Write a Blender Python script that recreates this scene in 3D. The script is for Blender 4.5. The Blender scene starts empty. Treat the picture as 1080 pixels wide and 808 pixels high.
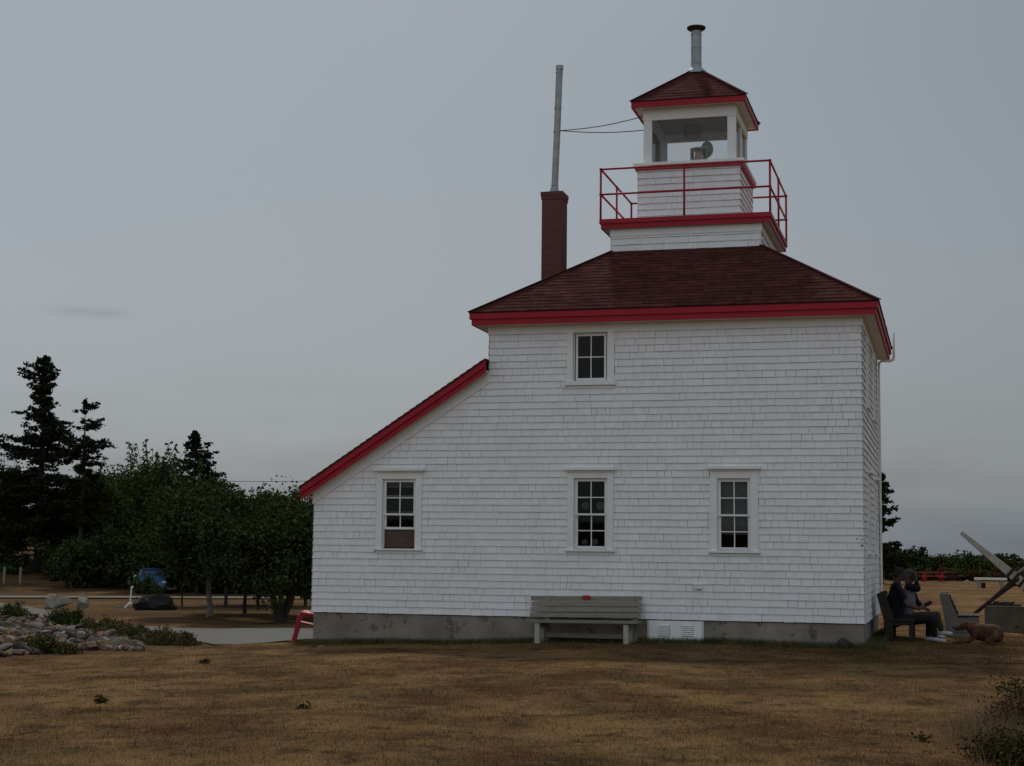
import bpy, bmesh, math, random
import numpy as np
from mathutils import Vector, Matrix, Quaternion, noise as mnoise
random.seed(7); RNG = np.random.default_rng(7)
R = math.radians; PI = math.pi
S = bpy.context.scene; COL = S.collection

# ------------------------------------------------------------------ camera
FPX, YAW, PIT, ROL, CX, CZ = 1682.21, 15.3114, 6.1386, 0.6362, 1.4419, 1.5510
CAM = Vector((CX, -28.7, CZ))
def basis():
    y, p, r = R(YAW), R(PIT), R(ROL)
    F = Vector((-math.sin(y)*math.cos(p), math.cos(y)*math.cos(p), math.sin(p)))
    Rt = Vector((math.cos(y), math.sin(y), 0)); U = Rt.cross(F)
    return F, Rt*math.cos(r)+U*math.sin(r), -Rt*math.sin(r)+U*math.cos(r)
FW, RT, UP = basis()
cd = bpy.data.cameras.new('camera'); cam = bpy.data.objects.new('camera', cd); COL.objects.link(cam)
cd.sensor_width = 36; cd.lens = FPX*36/1080; cd.clip_end = 20000; cd.clip_start = 0.1
cam.matrix_world = Matrix(((RT.x, UP.x, -FW.x, CAM.x), (RT.y, UP.y, -FW.y, CAM.y), (RT.z, UP.z, -FW.z, CAM.z), (0, 0, 0, 1)))
S.camera = cam
def ray(px, py): return (FW*FPX + RT*(px-540) - UP*(py-404)).normalized()
def fy(px, py, Y):
    d = ray(px, py); return CAM + d*((Y-CAM.y)/d.y)
def at(px, py, D):
    d = ray(px, py); return CAM + d*(D/d.dot(FW))

# ------------------------------------------------------------------ terrain
def sst(a, b, x):
    t = np.clip((x-a)/(b-a), 0, 1); return t*t*(3-2*t)
def hh(x, y):
    x = np.asarray(x, float); y = np.asarray(y, float)
    near = 1-sst(40, 70, np.hypot(x, y+10))
    z = -0.028*np.clip(-x-4, 0, 8)*near - 0.22*(1-near)*sst(0, 15, -x)
    s = (-11.4-x)+0.25*(np.minimum(y, 12)+4)
    z = z-0.62*sst(0, 9, s)*sst(-22, -10, y)
    z = z + 0.03*sst(0.5, 5, y)*sst(-1, 1, x)
    d = np.hypot(x-CX, y+28.7)
    left = sst(8, 25, -x)
    z = z + 6.5*sst(96, 165, d)*left - 0.12*sst(55, 90, d)*left
    z = z + 0.012*near*(np.sin(x*1.9+y*.7)+np.sin(y*2.3-x*.6)+.7*np.sin(x*4.1+1.3)*np.sin(y*3.7))
    sea = sst(118, 150, y)*sst(-.32, -.24, (x-CX)/np.maximum(y+28.7, 1))
    z = z*(1-sea) - 9*sea
    return z
def h(x, y): return float(hh(x, y))
def gp(px, py):
    d = ray(px, py); t = 8.0
    while t < 400:
        p = CAM+d*t
        if p.z < h(p.x, p.y): break
        t += 1.0
    a, b = t-1.0, t
    for _ in range(12):
        m = (a+b)/2; p = CAM+d*m
        if p.z < h(p.x, p.y): b = m
        else: a = m
    p = CAM+d*b
    return Vector((p.x, p.y, h(p.x, p.y)))

# ------------------------------------------------------------------ materials
MC = {}
def mat(name, col, rough=.8, var=.12, vs=6.0, bump=0.0, bs=40.0, metal=0.0, isl=0.0, col2=None, spec=.3, stretch=None, wear=None):
    """procedural principled: base colour varied by noise, per-island value, optional wear colour spots"""
    if name in MC: return MC[name]
    m = bpy.data.materials.new(name); m.use_nodes = True; nt = m.node_tree; N = nt.nodes; L = nt.links
    b = N['Principled BSDF']; b.inputs['Roughness'].default_value = rough; b.inputs['Metallic'].default_value = metal
    b.inputs['Specular IOR Level'].default_value = spec
    tc = N.new('ShaderNodeTexCoord'); vec = tc.outputs['Object']
    if stretch:
        mp = N.new('ShaderNodeMapping'); mp.inputs['Scale'].default_value = stretch; L.new(vec, mp.inputs[0]); vec = mp.outputs[0]
    nz = N.new('ShaderNodeTexNoise'); nz.inputs['Scale'].default_value = vs; nz.inputs['Detail'].default_value = 5; L.new(vec, nz.inputs['Vector'])
    mix = N.new('ShaderNodeMix'); mix.data_type = 'RGBA'
    c1 = tuple(max(0, c*(1-var)) for c in col)+(1,); c2 = tuple(min(1, c*(1+var)) for c in (col2 or col))+(1,)
    mix.inputs[6].default_value = c1; mix.inputs[7].default_value = c2
    mr = N.new('ShaderNodeMapRange'); mr.inputs[1].default_value = .3; mr.inputs[2].default_value = .7; L.new(nz.outputs['Fac'], mr.inputs[0]); L.new(mr.outputs[0], mix.inputs[0])
    out = mix.outputs[2]
    if isl:
        g = N.new('ShaderNodeNewGeometry'); m2 = N.new('ShaderNodeMapRange'); m2.inputs[3].default_value = 1-isl; m2.inputs[4].default_value = 1+isl
        L.new(g.outputs['Random Per Island'], m2.inputs[0])
        mu = N.new('ShaderNodeVectorMath'); mu.operation = 'SCALE'; L.new(out, mu.inputs[0]); L.new(m2.outputs[0], mu.inputs['Scale']); out = mu.outputs[0]
    if wear:
        wc, wsc, wth = wear
        n3 = N.new('ShaderNodeTexNoise'); n3.inputs['Scale'].default_value = wsc; n3.inputs['Detail'].default_value = 6; n3.inputs['Roughness'].default_value = .7; L.new(vec, n3.inputs['Vector'])
        m3 = N.new('ShaderNodeMapRange'); m3.inputs[1].default_value = wth; m3.inputs[2].default_value = wth+.08; L.new(n3.outputs['Fac'], m3.inputs[0])
        x3 = N.new('ShaderNodeMix'); x3.data_type = 'RGBA'; L.new(m3.outputs[0], x3.inputs[0]); L.new(out, x3.inputs[6]); x3.inputs[7].default_value = tuple(wc)+(1,); out = x3.outputs[2]
    L.new(out, b.inputs['Base Color'])
    if bump:
        n2 = N.new('ShaderNodeTexNoise'); n2.inputs['Scale'].default_value = bs; n2.inputs['Detail'].default_value = 6; L.new(vec, n2.inputs['Vector'])
        bp = N.new('ShaderNodeBump'); bp.inputs['Strength'].default_value = bump; bp.inputs['Distance'].default_value = .02; L.new(n2.outputs['Fac'], bp.inputs['Height']); L.new(bp.outputs[0], b.inputs['Normal'])
    MC[name] = m; return m
WHITE = mat('white_shingle_paint', (.80, .80, .79), .75, .035, 1.3, .25, 60, isl=.032, spec=.2, wear=((.55, .52, .50), 9, .70))
BUTT = mat('shade_toned_shingle_butt', (.36, .31, .30), .9, .3, 9)  # darker colour paints in the shade line under each shingle course
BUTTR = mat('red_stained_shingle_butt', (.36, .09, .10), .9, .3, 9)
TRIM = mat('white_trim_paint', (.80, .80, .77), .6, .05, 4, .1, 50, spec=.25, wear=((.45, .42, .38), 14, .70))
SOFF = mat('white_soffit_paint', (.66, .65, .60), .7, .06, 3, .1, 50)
RED = mat('red_trim_paint', (.35, .006, .020), .5, .10, 3, .1, 30, spec=.3, wear=((.25, .02, .025), 8, .68))
REDR = mat('red_rail_paint', (.34, .010, .022), .5, .15, 6, spec=.3)
ROOF = mat('maroon_asphalt_shingle', (.074, .026, .023), 1, .2, 7, .5, 90, isl=.24, spec=.03)
CONC = mat('grey_concrete', (.24, .21, .165), .92, .28, 1.6, .7, 24, wear=((.11, .095, .07), 3, .56))
CONC3 = mat('brown_stained_concrete', (.12, .10, .075), .95, .25, 3, .6, 30, wear=((.10, .035, .02), 2.5, .6))
CONC2 = mat('bench_concrete', (.15, .14, .12), .9, .14, 4, .4, 40, wear=((.14, .13, .11), 9, .66))
WOOD = mat('weathered_wood', (.24, .215, .175), .85, .22, 5, .4, 30, stretch=(1.2, 14, 14), isl=.12, wear=((.11, .095, .08), 4, .66))
WOOD2 = mat('pale_weathered_wood', (.40, .38, .33), .85, .15, 5, .4, 30, stretch=(3, 3, 1))
DARKW = mat('dark_brown_slat', (.015, .010, .008), .8, .2, 8)
STEEL = mat('galvanised_steel', (.36, .38, .38), .55, .15, 5, metal=.3, wear=((.28, .26, .24), 9, .62))
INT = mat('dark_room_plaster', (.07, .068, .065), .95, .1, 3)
LINT = mat('lantern_ceiling_board', (.22, .22, .20), .9, .15, 5)
IRON = mat('rusty_iron', (.040, .024, .022), .85, .3, 14, .6, 40, wear=((.10, .035, .02), 12, .62))
def brick():
    m = bpy.data.materials.new('old_red_brick'); m.use_nodes = True; N = m.node_tree.nodes; L = m.node_tree.links; b = N['Principled BSDF']
    tc = N.new('ShaderNodeTexCoord'); sp = N.new('ShaderNodeSeparateXYZ'); L.new(tc.outputs['Object'], sp.inputs[0])
    ad = N.new('ShaderNodeMath'); L.new(sp.outputs[0], ad.inputs[0]); L.new(sp.outputs[1], ad.inputs[1])
    cb = N.new('ShaderNodeCombineXYZ'); L.new(ad.outputs[0], cb.inputs[0]); L.new(sp.outputs[2], cb.inputs[1])
    br = N.new('ShaderNodeTexBrick'); L.new(cb.outputs[0], br.inputs['Vector'])
    for k, v in (('Scale', 1), ('Mortar Size', .006), ('Brick Width', .21), ('Row Height', .072), ('Bias', -.2)): br.inputs[k].default_value = v
    br.inputs['Color1'].default_value = (.15, .048, .038, 1); br.inputs['Color2'].default_value = (.105, .036, .03, 1); br.inputs['Mortar'].default_value = (.09, .06, .05, 1)
    L.new(br.outputs['Color'], b.inputs['Base Color']); b.inputs['Roughness'].default_value = .95; return m
BRICK = brick()
def glass(name='window_glass', dark=.04, refl=1.0):
    m = bpy.data.materials.new(name); m.use_nodes = True; N = m.node_tree.nodes; L = m.node_tree.links; N.clear()
    o = N.new('ShaderNodeOutputMaterial'); t = N.new('ShaderNodeBsdfTransparent'); t.inputs[0].default_value = (1-dark, 1-dark, 1-dark, 1)
    g = N.new('ShaderNodeBsdfGlossy'); g.inputs['Roughness'].default_value = .02; f = N.new('ShaderNodeFresnel'); f.inputs[0].default_value = 1.33
    mu = N.new('ShaderNodeMath'); mu.operation = 'MULTIPLY'; mu.inputs[1].default_value = refl; L.new(f.outputs[0], mu.inputs[0])
    mx = N.new('ShaderNodeMixShader'); L.new(mu.outputs[0], mx.inputs[0]); L.new(t.outputs[0], mx.inputs[1]); L.new(g.outputs[0], mx.inputs[2]); L.new(mx.outputs[0], o.inputs[0]); return m
GLASS = glass('window_glass', .35, .7); LGLASS = glass('lantern_glass', .05, 1.0)

# ------------------------------------------------------------------ mesh helpers
def tag(o, label=None, cat=None, group=None, kind=None):
    if label: o['label'] = label
    if cat: o['category'] = cat
    if group: o['group'] = group
    if kind: o['kind'] = kind
    return o
def empty(name, loc, label, cat, group=None, rz=0):
    o = bpy.data.objects.new(name, None); COL.objects.link(o); o.location = loc; o.rotation_euler[2] = rz
    o.empty_display_size = .3
    return tag(o, label, cat, group)
class MB:
    def __init__(s): s.v = []; s.f = []
    def add(s, vs, fs):
        n = len(s.v); s.v += [tuple(p) for p in vs]; s.f += [tuple(n+i for i in f) for f in fs]; return s
    def box(s, x0, y0, z0, x1, y1, z1):
        x0, x1 = sorted((x0, x1)); y0, y1 = sorted((y0, y1)); z0, z1 = sorted((z0, z1))
        return s.add([(x0,y0,z0),(x1,y0,z0),(x1,y1,z0),(x0,y1,z0),(x0,y0,z1),(x1,y0,z1),(x1,y1,z1),(x0,y1,z1)],
                     [(0,3,2,1),(4,5,6,7),(0,1,5,4),(1,2,6,5),(2,3,7,6),(3,0,4,7)])
    def prism(s, poly, a, b, axis='y'):
        """polygon (2d list) extruded from a to b along axis; poly is (x,z) for y, (y,z) for x, (x,y) for z"""
        n = len(poly)
        def P(p, t): return {'y': (p[0], t, p[1]), 'x': (t, p[0], p[1]), 'z': (p[0], p[1], t)}[axis]
        vs = [P(p, a) for p in poly]+[P(p, b) for p in poly]
        return s.add(vs, [tuple(range(n))[::-1], tuple(range(n, 2*n))]+[(i, (i+1) % n, n+(i+1) % n, n+i) for i in range(n)])
    def bar(s, p, q, w, t=None, upv=(0, 0, 1)):
        p, q = Vector(p), Vector(q); t = t or w; d = (q-p).normalized(); u = Vector(upv)
        sd = d.cross(u)
        if sd.length < 1e-3: sd = d.cross(Vector((1, 0, 0)))
        sd.normalize(); u = sd.cross(d)
        vs = [c+sd*a*w/2+u*b*t/2 for c in (p, q) for a, b in ((-1, -1), (1, -1), (1, 1), (-1, 1))]
        return s.add(vs, [(3,2,1,0),(4,5,6,7),(0,1,5,4),(1,2,6,5),(2,3,7,6),(3,0,4,7)])
    def tube(s, pts, r, n=10, rs=None, caps=True):
        pts = [Vector(p) for p in pts]; rings = []; m = len(pts); rs = rs or [r]*m; base = len(s.v)
        pu = None
        for i, p in enumerate(pts):
            d = (pts[min(i+1, m-1)]-pts[max(i-1, 0)]).normalized()
            a = pu if pu else (Vector((0, 0, 1)) if abs(d.z) < .9 else Vector((1, 0, 0)))
            sd = d.cross(a); sd.normalize(); u = sd.cross(d); pu = u
            rings.append([p+(sd*math.cos(2*PI*k/n)+u*math.sin(2*PI*k/n))*rs[i] for k in range(n)])
        fs = []
        for i in range(m-1):
            for k in range(n): fs.append((i*n+k, i*n+(k+1) % n, (i+1)*n+(k+1) % n, (i+1)*n+k))
        if caps: fs += [tuple(range(n))[::-1], tuple((m-1)*n+k for k in range(n))]
        return s.add([v for r_ in rings for v in r_], fs)
    def ell(s, c, rx, ry=None, rz=None, rot=None, nu=14, nv=9):
        ry = ry or rx; rz = rz or rx; c = Vector(c); vs = []; fs = []
        for j in range(nv+1):
            th = PI*j/nv
            for i in range(nu):
                ph = 2*PI*i/nu; v = Vector((rx*math.sin(th)*math.cos(ph), ry*math.sin(th)*math.sin(ph), rz*math.cos(th)))
                if rot: v = rot @ v
                vs.append(c+v)
        for j in range(nv):
            for i in range(nu):
                a, b_, c_, d = j*nu+i, j*nu+(i+1) % nu, (j+1)*nu+(i+1) % nu, (j+1)*nu+i
                fs.append((a, d, c_, b_))
        return s.add(vs, fs)
    def cap(s, p, q, r0, r1, n=12):
        p, q = Vector(p), Vector(q); L = (q-p).length or 1e-4; d = (q-p)/L; pts = []; rs = []
        for k in range(5):
            a = PI/2*(1-k/4.0); pts.append(p-d*r0*math.sin(a)); rs.append(max(r0*math.cos(a), r0*.03))
        for k in range(5):
            a = PI/2*k/4.0; pts.append(q+d*r1*math.sin(a)); rs.append(max(r1*math.cos(a), r1*.03))
        return s.tube(pts, 0, n, rs)
    def build(s, name, m, parent=None, smooth=False, bevel=0, loc=None, m2=None, sel=None):
        me = bpy.data.meshes.new(name); me.from_pydata(s.v, [], s.f); me.update()
        bm = bmesh.new(); bm.from_mesh(me)
        if len(bm.faces) < 60000: bmesh.ops.recalc_face_normals(bm, faces=bm.faces)
        bm.to_mesh(me); bm.free()
        if smooth: me.polygons.foreach_set('use_smooth', [True]*len(me.polygons))
        me.materials.append(m); o = bpy.data.objects.new(name, me); COL.objects.link(o)
        if m2:
            me.materials.append(m2)
            for p_ in me.polygons:
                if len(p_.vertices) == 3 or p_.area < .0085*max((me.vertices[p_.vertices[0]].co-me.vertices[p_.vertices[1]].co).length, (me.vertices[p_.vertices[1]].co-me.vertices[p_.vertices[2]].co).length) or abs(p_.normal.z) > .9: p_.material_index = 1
        if parent: o.parent = parent
        if loc: o.location = loc
        if bevel:
            b = o.modifiers.new('bevel', 'BEVEL'); b.width = bevel; b.segments = 2; b.limit_method = 'ANGLE'; b.angle_limit = R(50)
        return o
    def organic(s, name, m, parent=None, voxel=.012, smooth=6):
        o = s.build(name, m, parent, True); r = o.modifiers.new('remesh', 'REMESH'); r.mode = 'VOXEL'; r.voxel_size = voxel; r.use_smooth_shade = True
        if smooth: k = o.modifiers.new('smooth', 'SMOOTH'); k.factor = .5; k.iterations = smooth
        return o
def npmesh(name, V, F, m, parent=None, k=4):
    me = bpy.data.meshes.new(name); nv = len(V); nf = len(F)
    me.vertices.add(nv); me.vertices.foreach_set('co', np.ascontiguousarray(V, np.float32).ravel())
    me.loops.add(nf*k); me.loops.foreach_set('vertex_index', np.ascontiguousarray(F, np.int32).ravel())
    me.polygons.add(nf); me.polygons.foreach_set('loop_start', np.arange(0, nf*k, k, dtype=np.int32)); me.polygons.foreach_set('loop_total', np.full(nf, k, np.int32))
    me.update(); me.validate(); me.materials.append(m); o = bpy.data.objects.new(name, me); COL.objects.link(o)
    if parent: o.parent = parent
    return o
def clone(o, parent=None):
    c = o.copy(); COL.objects.link(c)
    if parent: c.parent = parent
    for ch in o.children: clone(ch, c)
    return c

# ================================================================== LIGHTHOUSE
H = empty('lighthouse', (-5, 3, 0), 'white shingled lighthouse building with red trimmed maroon hip roof and lantern on top', 'lighthouse')
OFF = Vector((5, -3, 0))
def HB(mb, name, m, parent=None, **k):
    """parts are modelled in world coordinates and hang off the house empty"""
    o = mb.build(name, m, parent or H, **k)
    if parent is None: o.location = OFF
    return o
XL, XT, YD = -10.33, -6.86, 6.14
CXT, CYT = -3.40, 3.07
EXPO = .128

def shingles(org, u, n, u0, u1, z0, z1, holes=(), topf=None, wmin=.09, wmax=.23):
    mb = MB(); org = Vector(org); u = Vector(u); n = Vector(n); z = z0; row = 0
    def P(a, zz, o): return org+u*a+n*o+Vector((0, 0, zz))
    while z < z1-.02:
        zt = min(z+EXPO+.012, z1); x = u0
        first = True
        while x < u1-.005:
            w = random.uniform(wmin, wmax)
            if random.random() < .12: w *= 1.7
            xe = min(x+w, u1)
            if u1-xe < .05: xe = u1
            segs = [(x, xe)]
            for (ha, hb, hc, hd) in holes:
                if zt > hc+.005 and z < hd-.005:
                    ns = []
                    for a, b in segs:
                        if b <= ha or a >= hb: ns.append((a, b)); continue
                        if a < ha: ns.append((a, ha))
                        if b > hb: ns.append((hb, b))
                    segs = ns
            for a, b in segs:
                if b-a < .01: continue
                if topf and z > topf((a+b)/2)-.02: continue
                zt_ = zt
                if topf: zt_ = min(zt, topf((a+b)/2)+.05)
                g = random.choice((.0006, .001, .0015, .003))
                a2 = a+(g if a > u0+.001 else 0); b2 = b-(g if b < u1-.001 else 0)
                jb = random.uniform(-.003, .003); th = .021+random.uniform(-.003, .004)
                v = [P(a2, z+jb, th), P(b2, z+jb+random.uniform(-.0015, .0015), th+random.uniform(-.0015, .0015)), P(b2, zt_, .004), P(a2, zt_, .004), P(a2, z+jb, 0), P(b2, z+jb, 0)]
                mb.add(v, [(0, 1, 2, 3), (4, 5, 1, 0), (4, 0, 3), (1, 5, 2)])
            x = xe
        z += EXPO; row += 1
    return mb
def core(mb, org, u, n, u0, u1, z0, topf, holes, thick=.12):
    org = Vector(org); u = Vector(u); n = Vector(n)
    cuts = sorted({u0, u1, *[a for hq in holes for a in hq[:2]]})
    def P(a, zz, o): return org+u*a+n*o+Vector((0, 0, zz))
    for a, b in zip(cuts, cuts[1:]):
        if b-a < 1e-4: continue
        zs = [z0]; mid = (a+b)/2
        for hq in sorted(holes, key=lambda q: q[2]):
            if hq[0] < mid < hq[1]: zs += [hq[2], hq[3]]
        lo = zs[0::2]; hi = zs[1::2]+[None]
        for l, t in zip(lo, hi):
            ta, tb = (t, t) if t is not None else (topf(a), topf(b))
            vs = [P(a, l, 0), P(b, l, 0), P(b, tb, 0), P(a, ta, 0), P(a, l, -thick), P(b, l, -thick), P(b, tb, -thick), P(a, ta, -thick)]
            mb.add(vs, [(0,1,2,3),(7,6,5,4),(0,4,5,1),(1,5,6,2),(2,6,7,3),(3,7,4,0)])

lean_top = lambda x: 5.222+.651*(x+6.822)
# ---- windows: (casing x0,x1,z0,z1 ; sash x0,x1,z0,z1)
def window(org, u, n, c, s, kind, cap=True):
    """c: casing rect, s: sash opening rect (u0,u1,z0,z1). kind: '22' double hung, '4' single, 'open'"""
    org = Vector(org); u = Vector(u); n = Vector(n)
    def bx(mb, a0, a1, z0, z1, o0, o1):
        vs = [org+u*a+n*o+Vector((0, 0, z)) for o in (o0, o1) for a, z in ((a0, z0), (a1, z0), (a1, z1), (a0, z1))]
        mb.add(vs, [(0,1,2,3),(7,6,5,4),(0,4,5,1),(1,5,6,2),(2,6,7,3),(3,7,4,0)])
    w = MB()                                            # casing
    bx(w, c[0], s[0], s[2], c[3], -.01, .036); bx(w, s[1], c[1], s[2], c[3], -.01, .036); bx(w, s[0]+.0005, s[1]-.0005, s[3], c[3], -.01, .034)
    j = .02                                             # jambs
    bx(w, s[0], s[0]+j, s[2], s[3], -.13, -.0105); bx(w, s[1]-j, s[1], s[2], s[3], -.13, -.0105); bx(w, s[0]+j, s[1]-j, s[3]-j, s[3], -.13, -.0105)
    o = w.build('window', TRIM, H, bevel=.003); o.location = OFF
    q = MB(); bx(q, c[0]-.03, c[1]+.03, c[2]-.02, s[2], -.13, .075); q.build('sill', TRIM, o, bevel=.004)
    q = MB(); bx(q, c[0]+.005, c[1]-.005, c[2]-.075, c[2]-.0205, .0, .026); q.build('apron', TRIM, o)
    if cap:
        q = MB(); bx(q, c[0]-.04, c[1]+.05, c[3]+.03, c[3]+.085, -.0, .11); bx(q, c[0]-.012, c[1]+.02, c[3]+.0005, c[3]+.0295, 0, .055); q.build('cap', TRIM, o, bevel=.004)
    x0, x1, z0, z1 = s[0]+j, s[1]-j, s[2]+.002, s[3]-j
    def sash(a0, a1, b0, b1, o0, nm, rows=2, cols=2, st=.038, bot=.05, mt=.018):
        q = MB(); t = .035
        bx(q, a0, a0+st, b0, b1, o0-t, o0); bx(q, a1-st, a1, b0, b1, o0-t, o0)
        bx(q, a0+st, a1-st, b0, b0+bot, o0-t, o0); bx(q, a0+st, a1-st, b1-st, b1, o0-t, o0)
        for i in range(1, cols):
            x = a0+st+(a1-a0-2*st)*i/cols; bx(q, x-mt/2, x+mt/2, b0+bot, b1-st, o0-t+.006, o0-.004)
        for i in range(1, rows):
            z = b0+bot+(b1-st-b0-bot)*i/rows
            for k in range(cols):
                xa = a0+st+(a1-a0-2*st)*k/cols+(mt/2 if k else 0); xb = a0+st+(a1-a0-2*st)*(k+1)/cols-(mt/2 if k < cols-1 else 0)
                bx(q, xa, xb, z-mt/2, z+mt/2, o0-t+.006, o0-.004)
        sh = q.build(nm, TRIM, o)
        q = MB(); bx(q, a0+st-.004, a1-st+.004, b0+bot-.004, b1-st+.004, o0-t*.6, o0-t*.6+.004); q.build('pane', GLASS, o)
    mid = (z0+z1)/2
    if kind == '4': sash(x0+.02, x1-.02, z0, z1, -.045, 'sash', bot=.06)
    elif kind == '22':
        sash(x0, x1, mid-.02, z1, -.03, 'sash', bot=.034); sash(x0, x1, z0, mid+.02, -.068, 'sash', bot=.06)
    else:
        sash(x0, x1, mid-.02, z1, -.03, 'sash', bot=.034)
        sash(x0, x1, z0+.36, mid+.02+.34, -.068, 'sash', bot=.045)
    return o
FW_ = dict(org=(0, 0, 0), u=(1, 0, 0), n=(0, -1, 0))
wl = [((-9.06, -8.15, 1.625, 3.075), (-8.94, -8.275, 1.64, 2.955), 'open', True),
      ((-5.325, -4.463, 1.64, 3.075), (-5.205, -4.583, 1.66, 2.965), '22', True),
      ((-2.691, -1.828, 1.64, 3.085), (-2.565, -1.968, 1.66, 2.955), '22', True),
      ((-5.356, -4.455, 4.70, 5.70), (-5.24, -4.585, 4.76, 5.668), '4', False)]
for c, s, k, cp in wl: window(c=c, s=s, kind=k, cap=cp, **FW_)
fh = [w_[0] for w_ in wl]; fs_ = [w_[1] for w_ in wl]
# front walls
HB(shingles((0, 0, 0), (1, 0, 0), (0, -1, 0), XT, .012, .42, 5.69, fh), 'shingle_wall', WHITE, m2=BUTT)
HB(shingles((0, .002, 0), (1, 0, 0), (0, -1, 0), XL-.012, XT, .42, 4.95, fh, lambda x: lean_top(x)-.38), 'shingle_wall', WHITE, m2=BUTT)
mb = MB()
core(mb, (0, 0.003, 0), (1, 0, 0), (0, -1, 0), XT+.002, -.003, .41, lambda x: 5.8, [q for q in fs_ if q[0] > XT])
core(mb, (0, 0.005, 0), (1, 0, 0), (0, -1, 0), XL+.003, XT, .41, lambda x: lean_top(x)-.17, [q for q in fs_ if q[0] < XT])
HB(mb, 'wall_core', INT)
# right wall (x = 0), u along +y
rw = [((1.25, 2.15, 1.64, 3.08), (1.37, 2.03, 1.66, 2.96), '22', True), ((3.95, 4.85, 1.64, 3.08), (4.07, 4.73, 1.66, 2.96), '22', True),
      ((1.25, 2.15, 4.33, 5.66), (1.37, 2.03, 4.37, 5.58), '22', False), ((3.95, 4.85, 4.33, 5.66), (4.07, 4.73, 4.37, 5.58), '22', False)]
for c, s, k, cp in rw: window((0, 0, 0), (0, 1, 0), (1, 0, 0), c, s, k, cp)
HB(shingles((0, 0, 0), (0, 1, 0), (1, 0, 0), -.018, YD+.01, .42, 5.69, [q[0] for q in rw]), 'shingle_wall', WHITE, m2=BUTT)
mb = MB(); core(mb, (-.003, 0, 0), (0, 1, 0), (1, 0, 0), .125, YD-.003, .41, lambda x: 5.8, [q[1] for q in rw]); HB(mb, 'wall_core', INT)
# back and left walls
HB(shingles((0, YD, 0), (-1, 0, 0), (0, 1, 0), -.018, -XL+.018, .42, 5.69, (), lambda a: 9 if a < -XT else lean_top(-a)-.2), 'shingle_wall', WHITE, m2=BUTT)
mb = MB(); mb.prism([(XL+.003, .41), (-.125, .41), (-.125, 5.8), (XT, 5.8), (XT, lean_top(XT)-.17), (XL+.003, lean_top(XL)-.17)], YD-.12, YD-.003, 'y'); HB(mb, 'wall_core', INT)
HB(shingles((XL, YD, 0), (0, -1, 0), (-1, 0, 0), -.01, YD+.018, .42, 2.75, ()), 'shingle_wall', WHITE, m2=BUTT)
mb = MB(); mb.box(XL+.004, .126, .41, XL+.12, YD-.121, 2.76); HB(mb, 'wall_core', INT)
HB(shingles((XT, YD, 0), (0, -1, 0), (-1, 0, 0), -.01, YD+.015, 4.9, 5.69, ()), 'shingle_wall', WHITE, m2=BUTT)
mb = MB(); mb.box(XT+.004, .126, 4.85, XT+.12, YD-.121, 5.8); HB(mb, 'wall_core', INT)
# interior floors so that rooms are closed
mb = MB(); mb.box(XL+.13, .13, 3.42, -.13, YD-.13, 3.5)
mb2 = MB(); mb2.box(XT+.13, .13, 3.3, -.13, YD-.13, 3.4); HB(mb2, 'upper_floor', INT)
# foundation
mb = MB(); mb.box(XL+.03, .012, -.9, -.02, YD-.02, .405); fo = HB(mb, 'foundation', CONC)
# frieze boards
mb = MB(); mb.box(XT-.03, -.03, 5.668, .03, -.001, 5.826); mb.box(.001, -.0295, 5.669, .03, YD+.03, 5.826); mb.box(XT-.03, YD+.001, 5.668, .0005, YD+.03, 5.826); mb.box(XT-.03, -.0005, 5.668, XT-.001, YD+.0005, 5.826)
HB(mb, 'frieze_board', TRIM)
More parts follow.
